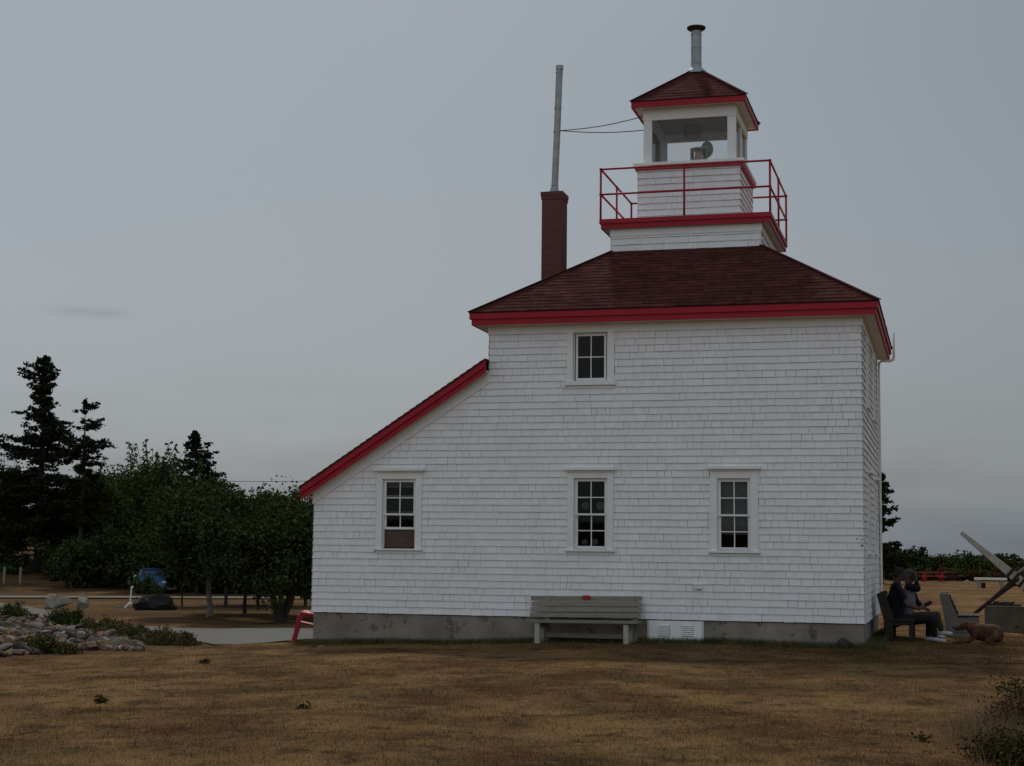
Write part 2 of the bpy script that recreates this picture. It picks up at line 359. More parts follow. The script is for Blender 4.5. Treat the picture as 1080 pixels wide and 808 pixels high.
# ---- main roof
ex0, ex1, ey0, ey1 = -7.19, .33, -.33, 6.47
mb = MB()                                                # two-step red fascia rings
def ring(mb, x0, y0, x1, y1, z0, z1, t):
    mb.box(x0, y0, z0, x1, y0+t, z1); mb.box(x0, y1-t, z0, x1, y1, z1); mb.box(x0, y0+t, z0, x0+t, y1-t, z1); mb.box(x1-t, y0+t, z0, x1, y1-t, z1)
ring(mb, ex0+.015, ey0+.015, ex1-.015, ey1-.015, 5.935, 6.045, .05); ring(mb, ex0+.05, ey0+.05, ex1-.05, ey1-.05, 5.822, 5.934, .04)
def roof_surf(parent_name, e, ze, top, zt, expo=.125, thick=.02):
    """hip roof: e=(x0,y0,x1,y1) at ze, top=(x0,y0,x1,y1) at zt"""
    mb = MB(); x0, y0, x1, y1 = e; a0, b0, a1, b1 = top
    E = [Vector((x0, y0, ze)), Vector((x1, y0, ze)), Vector((x1, y1, ze)), Vector((x0, y1, ze))]
    T = [Vector((a0, b0, zt)), Vector((a1, b0, zt)), Vector((a1, b1, zt)), Vector((a0, b1, zt))]
    dk = Vector((0, 0, .012))
    mb.add([p-dk for p in E]+[p-dk for p in T], [(0,1,5,4),(1,2,6,5),(2,3,7,6),(3,0,4,7),(3,2,1,0),(4,5,6,7)])
    for k in range(4):
        A, B, C, D = E[k], E[(k+1) % 4], T[(k+1) % 4], T[k]
        uu = (B-A).normalized(); nn = uu.cross(D-A).normalized()
        if nn.z < 0: nn = -nn
        run = ((D-A)-uu*(D-A).dot(uu)).length; nr = max(3, int(run/expo)); 
        for r_ in range(nr):
            v0 = r_/nr; v1 = min(1, (r_+1.15)/nr)
            l0, r0 = A.lerp(D, v0), B.lerp(C, v0); l1, r1 = A.lerp(D, v1), B.lerp(C, v1)
            L0 = (r0-l0).length; L1 = (r1-l1).length; off = (l1-l0).dot(uu); x = -random.uniform(0, .25)
            while x < L0:
                xe = x+random.choice((.12, .16, .2, .25, .33)); a, b = max(0, x), min(L0, xe)
                if b-a > .01:
                    ta, tb = min(max(a, off), off+L1), min(max(b, off), off+L1)
                    dv = l1-l0-uu*off; hgt = thick*random.choice((.5, .6, .75))
                    p = [l0+uu*a+nn*hgt, l0+uu*b+nn*hgt, l0+uu*tb+dv+nn*.003, l0+uu*ta+dv+nn*.003, l0+uu*a-nn*.005, l0+uu*b-nn*.005]
                    mb.add(p, [(0, 1, 2, 3), (4, 5, 1, 0)])
                x = xe
        # hip cap
        mb.bar(A+nn*.012+Vector((0, 0, .006)), D+nn*.012, .10, .018)
    return mb
rf = HB(roof_surf('r', (ex0, ey0, ex1, ey1), 6.062, (CXT-1.46, CYT-1.46, CXT+1.46, CYT+1.46), 7.50), 'main_roof', ROOF)
mb.build('fascia', RED, rf)
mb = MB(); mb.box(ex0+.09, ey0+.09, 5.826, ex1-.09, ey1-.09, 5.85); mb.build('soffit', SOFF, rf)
# ---- lean-to roof
lx0, lx1 = -10.534, XT-.004
zt = lean_top
mb = MB(); yy0, yy1 = -.26, YD+.26
mb.prism([(lx0-.02, zt(lx0-.02)), (lx1, zt(lx1)), (lx1, zt(lx1)-.035), (lx0-.02, zt(lx0-.02)-.035)], yy0-.012, yy1+.012)
# courses of tabs
nrow = 30; n_ = Vector((-.651, 0, 1)).normalized()
for r_ in range(nrow):
    xa = lx0-.02+(lx1-lx0+.02)*r_/nrow; xb = min(lx1, lx0-.02+(lx1-lx0+.02)*(r_+1.1)/nrow); y = yy0-.012
    while y < yy1+.012:
        ye = min(yy1+.012, y+random.choice((.16, .2, .25, .33)))
        A = Vector((xa, y, zt(xa)))+n_*.016; B = Vector((xa, ye, zt(xa)))+n_*.016; C = Vector((xb, ye, zt(xb)))+n_*.003; D = Vector((xb, y, zt(xb)))+n_*.003
        mb.add([A, B, C, D, A-n_*.016, B-n_*.016, ], [(0, 1, 2, 3), (4, 5, 1, 0), (4, 0, 3), (1, 5, 2)]); y = ye
lr = HB(mb, 'lean_to_roof', ROOF)
mb = MB()
for ya, yb, yc, yd in ((yy0, yy0+.03, yy0+.035, yy0+.06), (yy1-.03, yy1, yy1-.06, yy1-.035)):
    mb.prism([(lx0, zt(lx0)-.036), (lx1, zt(lx1)-.036), (lx1, zt(lx1)-.15), (lx0, zt(lx0)-.15)], ya, yb)
    mb.prism([(lx0+.02, zt(lx0+.02)-.151), (lx1, zt(lx1)-.151), (lx1, zt(lx1)-.265), (lx0+.06, zt(lx0+.06)-.265)], yc, yd)
mb.box(lx0, yy0+.031, zt(lx0)-.2, lx0+.025, yy1-.031, zt(lx0)-.036)
mb.build('fascia', RED, lr)
mb = MB()
for ya, yb in ((yy0+.061, -.001), (YD+.001, yy1-.061)):
    mb.prism([(lx0+.03, zt(lx0)-.19), (lx1, zt(lx1)-.22), (lx1, zt(lx1)-.24), (lx0+.03, zt(lx0)-.21)], ya, yb)
mb.box(lx0+.026, 0, zt(lx0)-.2, XL-.02, YD, zt(lx0)-.17)
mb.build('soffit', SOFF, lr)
mb = MB(); mb.prism([(XL-.03, zt(XL)-.25), (XT-.001, zt(XT)-.25), (XT-.001, zt(XT)-.445), (XL-.03, zt(XL-.03)-.445)], -.034, -.0005)
mb.build('rake_board', TRIM, lr)
mb = MB(); mb.prism([(XL+.13, zt(XL+.13)-.21), (XT-.0, zt(XT)-.21), (XT, zt(XT)-.17), (XL+.13, zt(XL+.13)-.17)], .13, YD-.13); mb.build('deck', INT, lr)
# ---- gallery base, deck
def sq(hw): return (CXT-hw, CYT-hw, CXT+hw, CYT+hw)
def boxed_shingles(hw, z0, z1):
    mb = MB()
    for org, u, n in (((CXT-hw, CYT-hw, 0), (1, 0, 0), (0, -1, 0)), ((CXT+hw, CYT-hw, 0), (0, 1, 0), (1, 0, 0)), ((CXT+hw, CYT+hw, 0), (-1, 0, 0), (0, 1, 0)), ((CXT-hw, CYT+hw, 0), (0, -1, 0), (-1, 0, 0))):
        s_ = shingles(org, u, n, -.015, 2*hw+.015, z0, z1); mb.add(s_.v, s_.f)
    return mb
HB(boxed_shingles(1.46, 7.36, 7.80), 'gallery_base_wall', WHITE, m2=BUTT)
mb = MB(); mb.box(CXT-1.459, CYT-1.459, 7.3, CXT+1.459, CYT+1.459, 7.93); gb = HB(mb, 'gallery_base_core', TRIM)
mb = MB(); ring(mb, CXT-1.485, CYT-1.485, CXT+1.485, CYT+1.485, 7.785, 7.932, .024); mb.build('frieze_board', TRIM, gb)
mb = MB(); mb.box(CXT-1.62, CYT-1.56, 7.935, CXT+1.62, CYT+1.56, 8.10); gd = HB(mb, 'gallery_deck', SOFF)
mb = MB(); ring(mb, CXT-1.678, CYT-1.60, CXT+1.678, CYT+1.60, 8.03, 8.12, .055); ring(mb, CXT-1.65, CYT-1.575, CXT+1.65, CYT+1.575, 7.93, 8.029, .028); mb.build('fascia', RED, gd)
# railing
zr = 9.126; zb_ = 8.12; rx, ry = 1.655, 1.575
mb = MB(); cs = [(-rx, -ry), (rx, -ry), (rx, ry), (-rx, ry)]
for i in range(4):
    a, b = cs[i], cs[(i+1) % 4]; A = (CXT+a[0], CYT+a[1]); B = (CXT+b[0], CYT+b[1])
    for z in (zr, zb_+.50): mb.tube([(A[0], A[1], z), (B[0], B[1], z)], .021, 8)
    mb.tube([(A[0], A[1], zb_-.02), (A[0], A[1], zr)], .022, 8)
    M_ = ((A[0]+B[0])/2, (A[1]+B[1])/2); mb.tube([(M_[0], M_[1], zb_-.02), (M_[0], M_[1], zr)], .021, 8)
    for z in (zr, zb_+.5):
        mb.ell((A[0], A[1], z), .032); mb.ell((M_[0], M_[1], z), .03)
HB(mb, 'railing', REDR, smooth=True)
# ---- lantern
LH = 1.01
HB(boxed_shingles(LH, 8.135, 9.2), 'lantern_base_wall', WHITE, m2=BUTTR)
mb = MB(); mb.box(CXT-LH+.001, CYT-LH+.001, 8.1, CXT+LH-.001, CYT+LH-.001, 9.25); lb = HB(mb, 'lantern_base_core', TRIM)
mb = MB(); ring(mb, CXT-1.075, CYT-1.075, CXT+1.075, CYT+1.075, 9.205, 9.275, .07); mb.build('red_moulding', mat('faded_red_paint', (.42, .06, .075), .6, .15, 5), lb)
mb = MB(); mb.box(CXT-1.10, CYT-1.10, 9.276, CXT+1.10, CYT+1.10, 9.335); mb.build('sill_cap', TRIM, lb, bevel=.006)
g = .925
mb = MB(); pw = .085
for sx in (-1, 1):
    for sy in (-1, 1):
        mb.box(CXT+sx*g, CYT+sy*g, 9.335, CXT+sx*(g-2*pw), CYT+sy*(g-pw), 10.50)
mb.box(CXT+g-.06, CYT-.05, 9.336, CXT+g-.005, CYT+.05, 10.23)
ring(mb, CXT-g-.01, CYT-g-.01, CXT+g+.01, CYT+g+.01, 10.235, 10.475, .05)
lt = HB(mb, 'lantern_frame', TRIM, bevel=.004)
mb = MB(); mb.box(CXT-g+.16, CYT-g+.16, 10.38, CXT+g-.16, CYT+g-.16, 10.4)
mb.box(CXT-.28, CYT+.1, 10.16, CXT+.02, CYT+.42, 10.379); mb.build('ceiling', LINT, lt)
gi = g-.04; zz0, zz1 = 9.336, 10.235
for a in ((CXT-gi+.13, CYT-gi, zz0, CXT+gi-.13, CYT-gi+.006, zz1), (CXT-gi+.13, CYT+gi-.006, zz0, CXT+gi-.13, CYT+gi, zz1), (CXT-gi, CYT-gi+.046, zz0, CXT-gi+.006, CYT+gi-.046, zz1),
          (CXT+gi-.006, CYT-gi+.046, zz0, CXT+gi, CYT-.051, zz1), (CXT+gi-.006, CYT+.051, zz0, CXT+gi, CYT+gi-.046, zz1)):
    mb = MB(); mb.box(*a); mb.build('pane', LGLASS, lt)
lr2 = HB(roof_surf('l', (CXT-1.15, CYT-1.15, CXT+1.15, CYT+1.15), 10.585, (CXT-.09, CYT-.09, CXT+.09, CYT+.09), 11.46, .13, .014), 'lantern_roof', ROOF)
mb = MB(); ring(mb, CXT-1.138, CYT-1.138, CXT+1.138, CYT+1.138, 10.455, 10.572, .035); mb.build('fascia', RED, lr2)
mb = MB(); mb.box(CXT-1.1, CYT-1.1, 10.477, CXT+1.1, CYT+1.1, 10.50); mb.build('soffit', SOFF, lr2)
mb = MB(); zq = 11.40
mb.tube([(CXT, CYT, zq), (CXT, CYT, zq+.06), (CXT, CYT, zq+.13)], 0, 20, [.23, .20, .13]); mb.tube([(CXT, CYT, zq+.1), (CXT, CYT, 12.32)], .108, 20)
for z in (11.62, 11.95, 12.24): mb.tube([(CXT, CYT, z), (CXT, CYT, z+.02)], .114, 20)
vp = mb.build('vent_pipe', STEEL, lr2); mb = MB(); mb.tube([(CXT, CYT, 12.321), (CXT, CYT, 12.37), (CXT, CYT, 12.40), (CXT, CYT, 12.44)], 0, 20, [.12, .19, .195, .03]); mb.build('pipe_cap', IRON, lr2)
# ---- chimney
mb = MB(); mb.box(-6.71, 3.3, 6.5, -6.28, 3.80, 9.0); mb.box(-6.725, 3.285, 9.001, -6.265, 3.815, 9.07); mb.box(-6.735, 3.275, 9.071, -6.255, 3.825, 9.16); ch = HB(mb, 'chimney', BRICK)
mb = MB(); px_, py_ = -6.50, 3.55
mb.tube([(px_, py_, 9.1), (px_, py_, 9.2), (px_, py_, 9.3)], 0, 16, [.12, .11, .08])
mb.tube([(px_, py_, 9.2), (px_+.05, py_, 10.6), (px_+.09, py_, 11.93)], .072, 16)
for z in (9.33, 10.5, 11.0, 11.78): mb.tube([(px_+.033*(z-9.2), py_, z), (px_+.033*(z-9.2), py_, z+.025)], .079, 16)
mb.tube([(px_+.09, py_, 11.86), (px_+.09, py_, 11.95)], .082, 16); mb.build('flue_pipe', STEEL, ch)
for q in ((CXT-g-.02, CYT-g+.05, 10.34), (CXT-g-.01, CYT-.3, 10.22)):
    mb = MB(); A = Vector((px_+.11, py_, 10.53)); B = Vector(q); mb.tube([A.lerp(B, t)-Vector((0, 0, .05*math.sin(PI*t))) for t in np.linspace(0, 1, 7)], .009, 6)
    HB(mb, 'guy_wire', IRON)
# ---- conduit mast on far corner, gutter pipe
mb = MB(); mb.tube([(.37, 6.28, 6.38), (.37, 6.28, 5.86), (.35, 6.28, 5.80), (.28, 6.28, 5.775), (.12, 6.1, 5.76), (.07, 5.95, 5.7), (.062, 5.9, 5.5), (.062, 5.9, 1.0), (.06, 5.8, .85)], .027, 10); HB(mb, 'conduit_pipe', SOFF, smooth=True)
# ---- foundation vent hatch, wall box, red paint spots
mb = MB(); mb.box(-3.80, -.03, .055, -2.84, .011, .398)
vh = HB(mb, 'foundation_vent', TRIM, bevel=.005)
mb = MB()
mb.box(-3.83, -.02, .035, -3.805, .011, .40); mb.box(-2.835, -.02, .035, -2.81, .011, .40); mb.box(-3.83, -.02, .03, -2.81, .011, .05); mb.build('frame', SOFF, vh)
for x in (-3.62, -3.20):
    mb = MB(); mb.box(x, -.033, .13, x+.2, -.0305, .335); lv = mb.build('louvre', DARKW, vh)
    mb = MB()
    for k in range(6): z = .14+k*.034; mb.add([(x+.003, -.052, z), (x+.197, -.052, z), (x+.197, -.034, z+.024), (x+.003, -.034, z+.024), (x+.003, -.046, z-.002), (x+.197, -.046, z-.002)], [(0, 1, 2, 3), (4, 5, 1, 0)])
    mb.build('louvre_blade', TRIM, lv)
mb = MB(); mb.box(-2.97, -.07, .975, -2.84, -.012, 1.055); mb.box(-2.97, -.085, 1.05, -2.84, -.071, 1.06); HB(mb, 'vent_cap', TRIM, bevel=.004)
mb = MB()
for px, py, r_ in ((904, 568.5, .012), (909, 569, .012), (909, 575.5, .018), (911.2, 600, .012), (911.2, 609, .012), (876.7, 571, .008)):
    p = fy(px, py, -.024); mb = MB(); mb.ell((p.x, -.019, p.z), r_, .006, r_*1.1, nu=8, nv=5); HB(mb, 'paint_spot', RED)
# ---- lantern lamp (rests inside)
L0 = Vector((CXT+.08, CYT-.25, 9.336))
lamp = empty('beacon_lamp', L0, 'small glass drum beacon with green reflector disc inside the lantern room', 'lamp')
BR = mat('brass_fitting', (.60, .32, .18), .5, .2, 8, metal=.3); GRN = mat('green_lens', (.20, .34, .24), .3, .1, 8)
mb = MB(); mb.tube([(0, 0, 0), (0, 0, .14)], .06, 14); mb.tube([(0, 0, .14), (0, 0, .165)], .15, 20); mb.tube([(0, 0, .335), (0, 0, .35)], .15, 20)
for k in range(6): a = k*PI/3; mb.tube([(.14*math.cos(a), .14*math.sin(a), .165), (.14*math.cos(a), .14*math.sin(a), .335)], .01, 6)
mb.build('lamp_frame', STEEL, lamp)
mb = MB(); mb.tube([(0, 0, .166), (0, 0, .2), (0, 0, .26), (0, 0, .33)], 0, 14, [.05, .075, .06, .03]); mb.build('burner', BR, lamp, smooth=True)
mb = MB(); mb.tube([(0, 0, .167), (0, 0, .334)], .132, 20, caps=False); mb.build('lens_drum', LGLASS, lamp)
mb = MB(); mb.tube([(.13, .12, .36), (.14, .15, .37)], .1, 20); mb.ell((.135, .135, .365), .115, .02, .14); mb.tube([(.13, .13, .0), (.13, .13, .26)], .014, 8); mb.build('reflector', GRN, lamp, smooth=True)
lamp.scale = (1.12, 1.12, 1.25)
# ---- things seen inside the windows
CURT = mat('pale_curtain', (.62, .62, .61), .9, .1, 4)
mb = MB(); pts = [(-2.54+.55*k/40, .165+.014*math.sin(k*1.7)) for k in range(41)]
for (a, b), (c, d) in zip(pts, pts[1:]): mb.add([(a, b, 1.95), (c, d, 1.95), (c, d, 2.93), (a, b, 2.93)], [(0, 1, 2, 3)])
o = mb.build('curtain', CURT); tag(o, 'pale curtain hanging inside the ground floor window nearest the right corner', 'curtain'); so = o.modifiers.new('s', 'SOLIDIFY'); so.thickness = .004
mb = MB(); mb.box(-8.9, .17, 2.80, -8.31, .178, 2.95); tag(mb.build('roller_blind', CURT), 'short pale blind pulled down inside the top of the leftmost window', 'blind')
BRN = mat('brown_board', (.10, .062, .045), .7, .25, 6, stretch=(1, 1, 8))
mb = MB(); mb.box(-8.915, .09, 1.665, -8.30, .11, 2.02); mb.box(-8.915, .075, 1.66, -8.30, .089, 1.69); mb.box(-8.915, .075, 1.985, -8.30, .089, 2.02); tag(mb.build('window_board', BRN), 'brown wooden board filling the bottom of the leftmost window under its raised sash', 'board')
SHELL = mat('pale_shell', (.55, .53, .50), .7, .2, 40)
def fan(name, cx, cz, r, lab):
    mb = MB(); mb.ell((cx, .135, cz), r, .012, r*.9, nu=16, nv=8)
    for k in range(7):
        a = PI*(k+.5)/7; mb.tube([(cx, .12, cz-r*.7), (cx+r*.98*math.cos(a), .12, cz+r*.85*math.sin(a)-.01)], .006, 5)
    tag(mb.build(name, SHELL, smooth=True), lab, 'ornament')
fan('shell_ornament', -5.02, 2.46, .075, 'pale fan shaped ornament hung in the upper left panes of the middle ground floor window')
fan('shell_ornament', -4.73, 2.46, .085, 'pale round ornament hung in the upper right panes of the middle ground floor window')
fan('shell_ornament', -5.03, 1.79, .055, 'small pale ornament standing at the left on the sill of the middle ground floor window')
fan('shell_ornament', -4.84, 1.80, .065, 'rounder pale ornament right of the small one on the middle ground floor window sill')

# ================================================================== GROUND
GC = [(.108, .055, .024), (.232, .140, .062), (.052, .050, .018), (.052, .032, .017), (.25, .17, .09)]
def ground_mat(name='dry_lawn', blade=False):
    m = bpy.data.materials.new(name); m.use_nodes = True; N = m.node_tree.nodes; L = m.node_tree.links; b = N['Principled BSDF']
    geo = N.new('ShaderNodeNewGeometry')
    def nz(sc, d=5, off=0.0, rough=.5):
        mp = N.new('ShaderNodeMapping'); mp.inputs['Location'].default_value = (off, off*1.7, 0); mp.inputs['Scale'].default_value = (1.15, 1, 0); L.new(geo.outputs['Position'], mp.inputs[0])
        n = N.new('ShaderNodeTexNoise'); n.inputs['Scale'].default_value = sc; n.inputs['Detail'].default_value = d; n.inputs['Roughness'].default_value = rough; L.new(mp.outputs[0], n.inputs['Vector']); return n.outputs['Fac']
    def rng(s, a, b_, c=0, d=1): r = N.new('ShaderNodeMapRange'); r.inputs[1].default_value = a; r.inputs[2].default_value = b_; r.inputs[3].default_value = c; r.inputs[4].default_value = d; L.new(s, r.inputs[0]); return r.outputs[0]
    def mix(f, a, b_):
        x = N.new('ShaderNodeMix'); x.data_type = 'RGBA'; L.new(f, x.inputs[0])
        for i, c in ((6, a), (7, b_)):
            if isinstance(c, tuple): x.inputs[i].default_value = c+(1,)
            else: L.new(c, x.inputs[i])
        return x.outputs[2]
    c = mix(rng(nz(.42, 7, 3, .62), .40, .60), GC[0], GC[1])
    c = mix(rng(nz(1.9, 7, 21, .7), .50, .62, 0, .8), c, GC[3])
    c = mix(rng(nz(.38, 6, 40, .7), .52, .68, 0, .62), c, GC[2])
    c = mix(rng(nz(4.5, 5, 11, .7), .56, .70, 0, .7), c, GC[4])
    sx = N.new('ShaderNodeSeparateXYZ'); L.new(geo.outputs['Position'], sx.inputs[0])       # needle litter and bare soil cover the ground by the wood
    lit = N.new('ShaderNodeMath'); lit.operation = 'MULTIPLY'; L.new(rng(sx.outputs[0], -13, -19), lit.inputs[0]); L.new(rng(nz(.16, 5, 8), .35, .6, .25, .85), lit.inputs[1])
    c = mix(lit.outputs[0], c, (.075, .048, .026))
    if blade: f = rng(geo.outputs['Random Per Island'], 0, 1, .45, 1.75)
    else: f = rng(nz(34, 4, 5, .75), .35, .68, .55, 1.35)
    v = N.new('ShaderNodeVectorMath'); v.operation = 'SCALE'; L.new(c, v.inputs[0]); L.new(f, v.inputs['Scale']); L.new(v.outputs[0], b.inputs['Base Color'])
    b.inputs['Roughness'].default_value = 1; b.inputs['Specular IOR Level'].default_value = .03
    if not blade:
        bp = N.new('ShaderNodeBump'); bp.inputs['Strength'].default_value = .8; bp.inputs['Distance'].default_value = .05; L.new(nz(18, 8, 2, .75), bp.inputs['Height']); L.new(bp.outputs[0], b.inputs['Normal'])
    return m
GM = ground_mat()
def axis(segs):
    out = []
    for a, b, st in segs: out += list(np.arange(a, b, st))
    return np.array(out+[segs[-1][1]])
xs = axis([(-6000, -600, 600), (-600, -160, 40), (-160, -60, 5), (-60, -20, 1.5), (-20, 8, .35), (8, 40, 2), (40, 160, 10), (160, 600, 40), (600, 6000, 600)])
ys = axis([(-600, -60, 60), (-60, -26, 4), (-26, 12, .35), (12, 60, 1.5), (60, 180, 4), (180, 600, 40), (600, 9000, 700)])
X, Y = np.meshgrid(xs, ys); Z = hh(X, Y); V = np.stack([X, Y, Z], -1).reshape(-1, 3)
nx, ny = len(xs), len(ys); I = np.arange(nx*ny).reshape(ny, nx)
Fq = np.stack([I[:-1, :-1], I[:-1, 1:], I[1:, 1:], I[1:, :-1]], -1).reshape(-1, 4)
gr = npmesh('ground', V, Fq, GM); gr['kind'] = 'structure'; gr.data.polygons.foreach_set('use_smooth', [True]*len(gr.data.polygons))
SEA = mat('sea_water', (.03, .045, .055), .25, .1, .02, .3, .15, spec=.5)
mb = MB(); mb.add([(-9000, 90, -3), (12000, 90, -3), (12000, 16000, -3), (-9000, 16000, -3)], [(0, 1, 2, 3)]); tag(mb.build('water', SEA), kind='structure')
GRAV = mat('grey_gravel', (.095, .095, .087), .95, .18, 2, .5, 12, wear=((.095, .085, .07), 1.2, .58))
def strip(name, near, far, m, n=40, lift=.035):
    """road sheet between two pixel-measured edge polylines, laid on the terrain"""
    def pl(pts):
        P = [gp(*p) for p in pts]; out = []; 
        for t in np.linspace(0, len(P)-1, n):
            i = min(int(t), len(P)-2); out.append(P[i].lerp(P[i+1], t-i))
        return out
    A, B = pl(near), pl(far); mb = MB(); k = 6; vs = []
    for a, b in zip(A, B):
        for j in range(k+1):
            p = a.lerp(b, j/k); vs.append((p.x, p.y, h(p.x, p.y)+lift))
    fs = [(i*(k+1)+j, (i+1)*(k+1)+j, (i+1)*(k+1)+j+1, i*(k+1)+j+1) for i in range(len(A)-1) for j in range(k)]
    mb.add(vs, fs); return tag(mb.build(name, m), kind='structure')
strip('path', [(-60, 646), (0, 645), (45, 653), (85, 663), (150, 674), (200, 676), (345, 675)], [(-60, 634), (0, 636), (45, 643), (85, 654), (150, 662), (200, 664), (345, 664)], GRAV)
strip('road', [(-60, 631.5), (80, 631.5), (200, 632), (345, 632.5)], [(-60, 629), (80, 629.5), (200, 630), (345, 630.5)], mat('dusty_road', (.12, .10, .07), .95, .2, 1), lift=.06)

# ---- grass blades
BM = ground_mat('grass_blade', True)
def blades(name, n, region, lmin, lmax, w, m, label, lean=1.0):
    x, y = region(n); n = len(x); z = hh(x, y)
    L_ = RNG.uniform(lmin, lmax, n); a = RNG.uniform(0, 2*PI, n); b = RNG.uniform(0, 2*PI, n); ln = RNG.uniform(.2, 1.1, n)*lean
    w_ = w*RNG.uniform(.6, 1.4, n); bx, by = np.cos(a)*w_/2, np.sin(a)*w_/2
    tx, ty, tz = np.sin(ln)*np.cos(b)*L_, np.sin(ln)*np.sin(b)*L_, np.cos(ln)*L_
    Vv = np.empty((n, 3, 3)); Vv[:, 0] = np.stack([x-bx, y-by, z-.005], -1); Vv[:, 1] = np.stack([x+bx, y+by, z-.005], -1); Vv[:, 2] = np.stack([x+tx, y+ty, z+tz], -1)
    o = npmesh(name, Vv.reshape(-1, 3), np.arange(3*n).reshape(-1, 3), m, k=3); return tag(o, label, 'grass', kind='stuff')
def lawn(n):
    D = np.sqrt(RNG.uniform(9.2**2, 44**2, n*2)); D = D[RNG.uniform(0, 1, len(D)) < np.clip(15/D, 0, 1)**1.35][:n]
    s = RNG.uniform(-.345, .345, len(D)); F2 = np.array([FW.x, FW.y]); F2 /= np.linalg.norm(F2); R2 = np.array([F2[1], -F2[0]])
    x = CX+D*F2[0]+D*s*R2[0]; y = -28.7+D*F2[1]+D*s*R2[1]
    inside = (x > XL) & (x < 0) & (y > 0.0) & (y < YD)
    sd = (-11.4-x)+.25*(y+4)
    k = ~inside & (sd < 2.2+RNG.uniform(-1, 1, len(x))) & ~((y > 6) & (x < 0))
    # clumpy density
    return x[k], y[k]
blades('lawn_grass', 360000, lawn, .012, .048, .006, BM, 'short dry brown lawn grass in front of and beside the lighthouse', 1.35)
def wallgrass(n):
    x = np.concatenate([RNG.uniform(-10.6, .4, n), RNG.uniform(0.02, .3, n//3)]); y = np.concatenate([-np.abs(RNG.normal(0, .22, n))*(.5+.5*np.sin(np.linspace(0, 1, n)*9))**1.0+.01, RNG.uniform(-.2, YD, n//3)])
    return x, y
GB = mat('green_grass', (.055, .062, .022), .8, .3, 3, isl=.4, spec=.1, col2=(.10, .085, .035))
blades('wall_grass', 26000, wallgrass, .03, .15, .008, GB, 'taller green grass growing along the foot of the lighthouse wall', .7)
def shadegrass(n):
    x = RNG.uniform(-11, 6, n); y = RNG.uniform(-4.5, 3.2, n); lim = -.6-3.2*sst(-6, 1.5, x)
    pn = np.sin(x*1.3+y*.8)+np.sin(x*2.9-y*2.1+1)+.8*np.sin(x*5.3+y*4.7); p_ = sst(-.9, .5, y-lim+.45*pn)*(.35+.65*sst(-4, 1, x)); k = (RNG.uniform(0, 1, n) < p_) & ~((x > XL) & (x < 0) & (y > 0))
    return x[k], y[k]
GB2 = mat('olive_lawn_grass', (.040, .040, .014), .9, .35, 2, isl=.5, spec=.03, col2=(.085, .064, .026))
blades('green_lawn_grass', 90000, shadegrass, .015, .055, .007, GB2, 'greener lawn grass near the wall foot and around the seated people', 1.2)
# ================================================================== PLANTS
def leaf_mat(name, c1, c2): return mat(name, c1, 1, .25, 1.2, isl=.45, col2=c2, spec=.0)
SPR = leaf_mat('spruce_needles', (.018, .023, .012), (.026, .032, .015))
LF1 = leaf_mat('dark_leaves', (.034, .048, .017), (.052, .068, .022))
LF2 = leaf_mat('mid_leaves', (.048, .068, .021), (.072, .090, .027))
LF3 = leaf_mat('olive_leaves', (.056, .058, .022), (.085, .08, .031))
LFR = leaf_mat('russet_leaves', (.085, .036, .019), (.10, .062, .027))
BARK = mat('dark_bark', (.045, .038, .032), .95, .3, 8, .5, 20)
BIRCH = mat('birch_bark', (.20, .19, .165), .9, .2, 5, .4, 20, wear=((.04, .036, .03), 3.5, .53), stretch=(1, 1, 1.6))
def leafcloud(C, S_, n, size, flat=.0, aspect=1.5, normals_out=None):
    """C: (m,3) centres, S_: (m,3) spreads, n leaves each -> verts, faces of quads"""
    m = len(C); P = np.repeat(C, n, 0)+np.clip(RNG.normal(0, 1, (m*n, 3)), -1.8, 1.8)*np.repeat(S_, n, 0); k = len(P)
    u = RNG.normal(0, 1, (k, 3)); u[:, 2] *= (1-flat); u /= np.linalg.norm(u, axis=1)[:, None]
    v = np.cross(u, RNG.normal(0, 1, (k, 3))); v /= np.linalg.norm(v, axis=1)[:, None]
    s = size*RNG.uniform(.6, 1.4, k)[:, None]; u *= s*aspect*.5; v *= s*.5
    V = np.stack([P-u, P-u*.1-v, P+u, P-u*.1+v], 1).reshape(-1, 3); return V
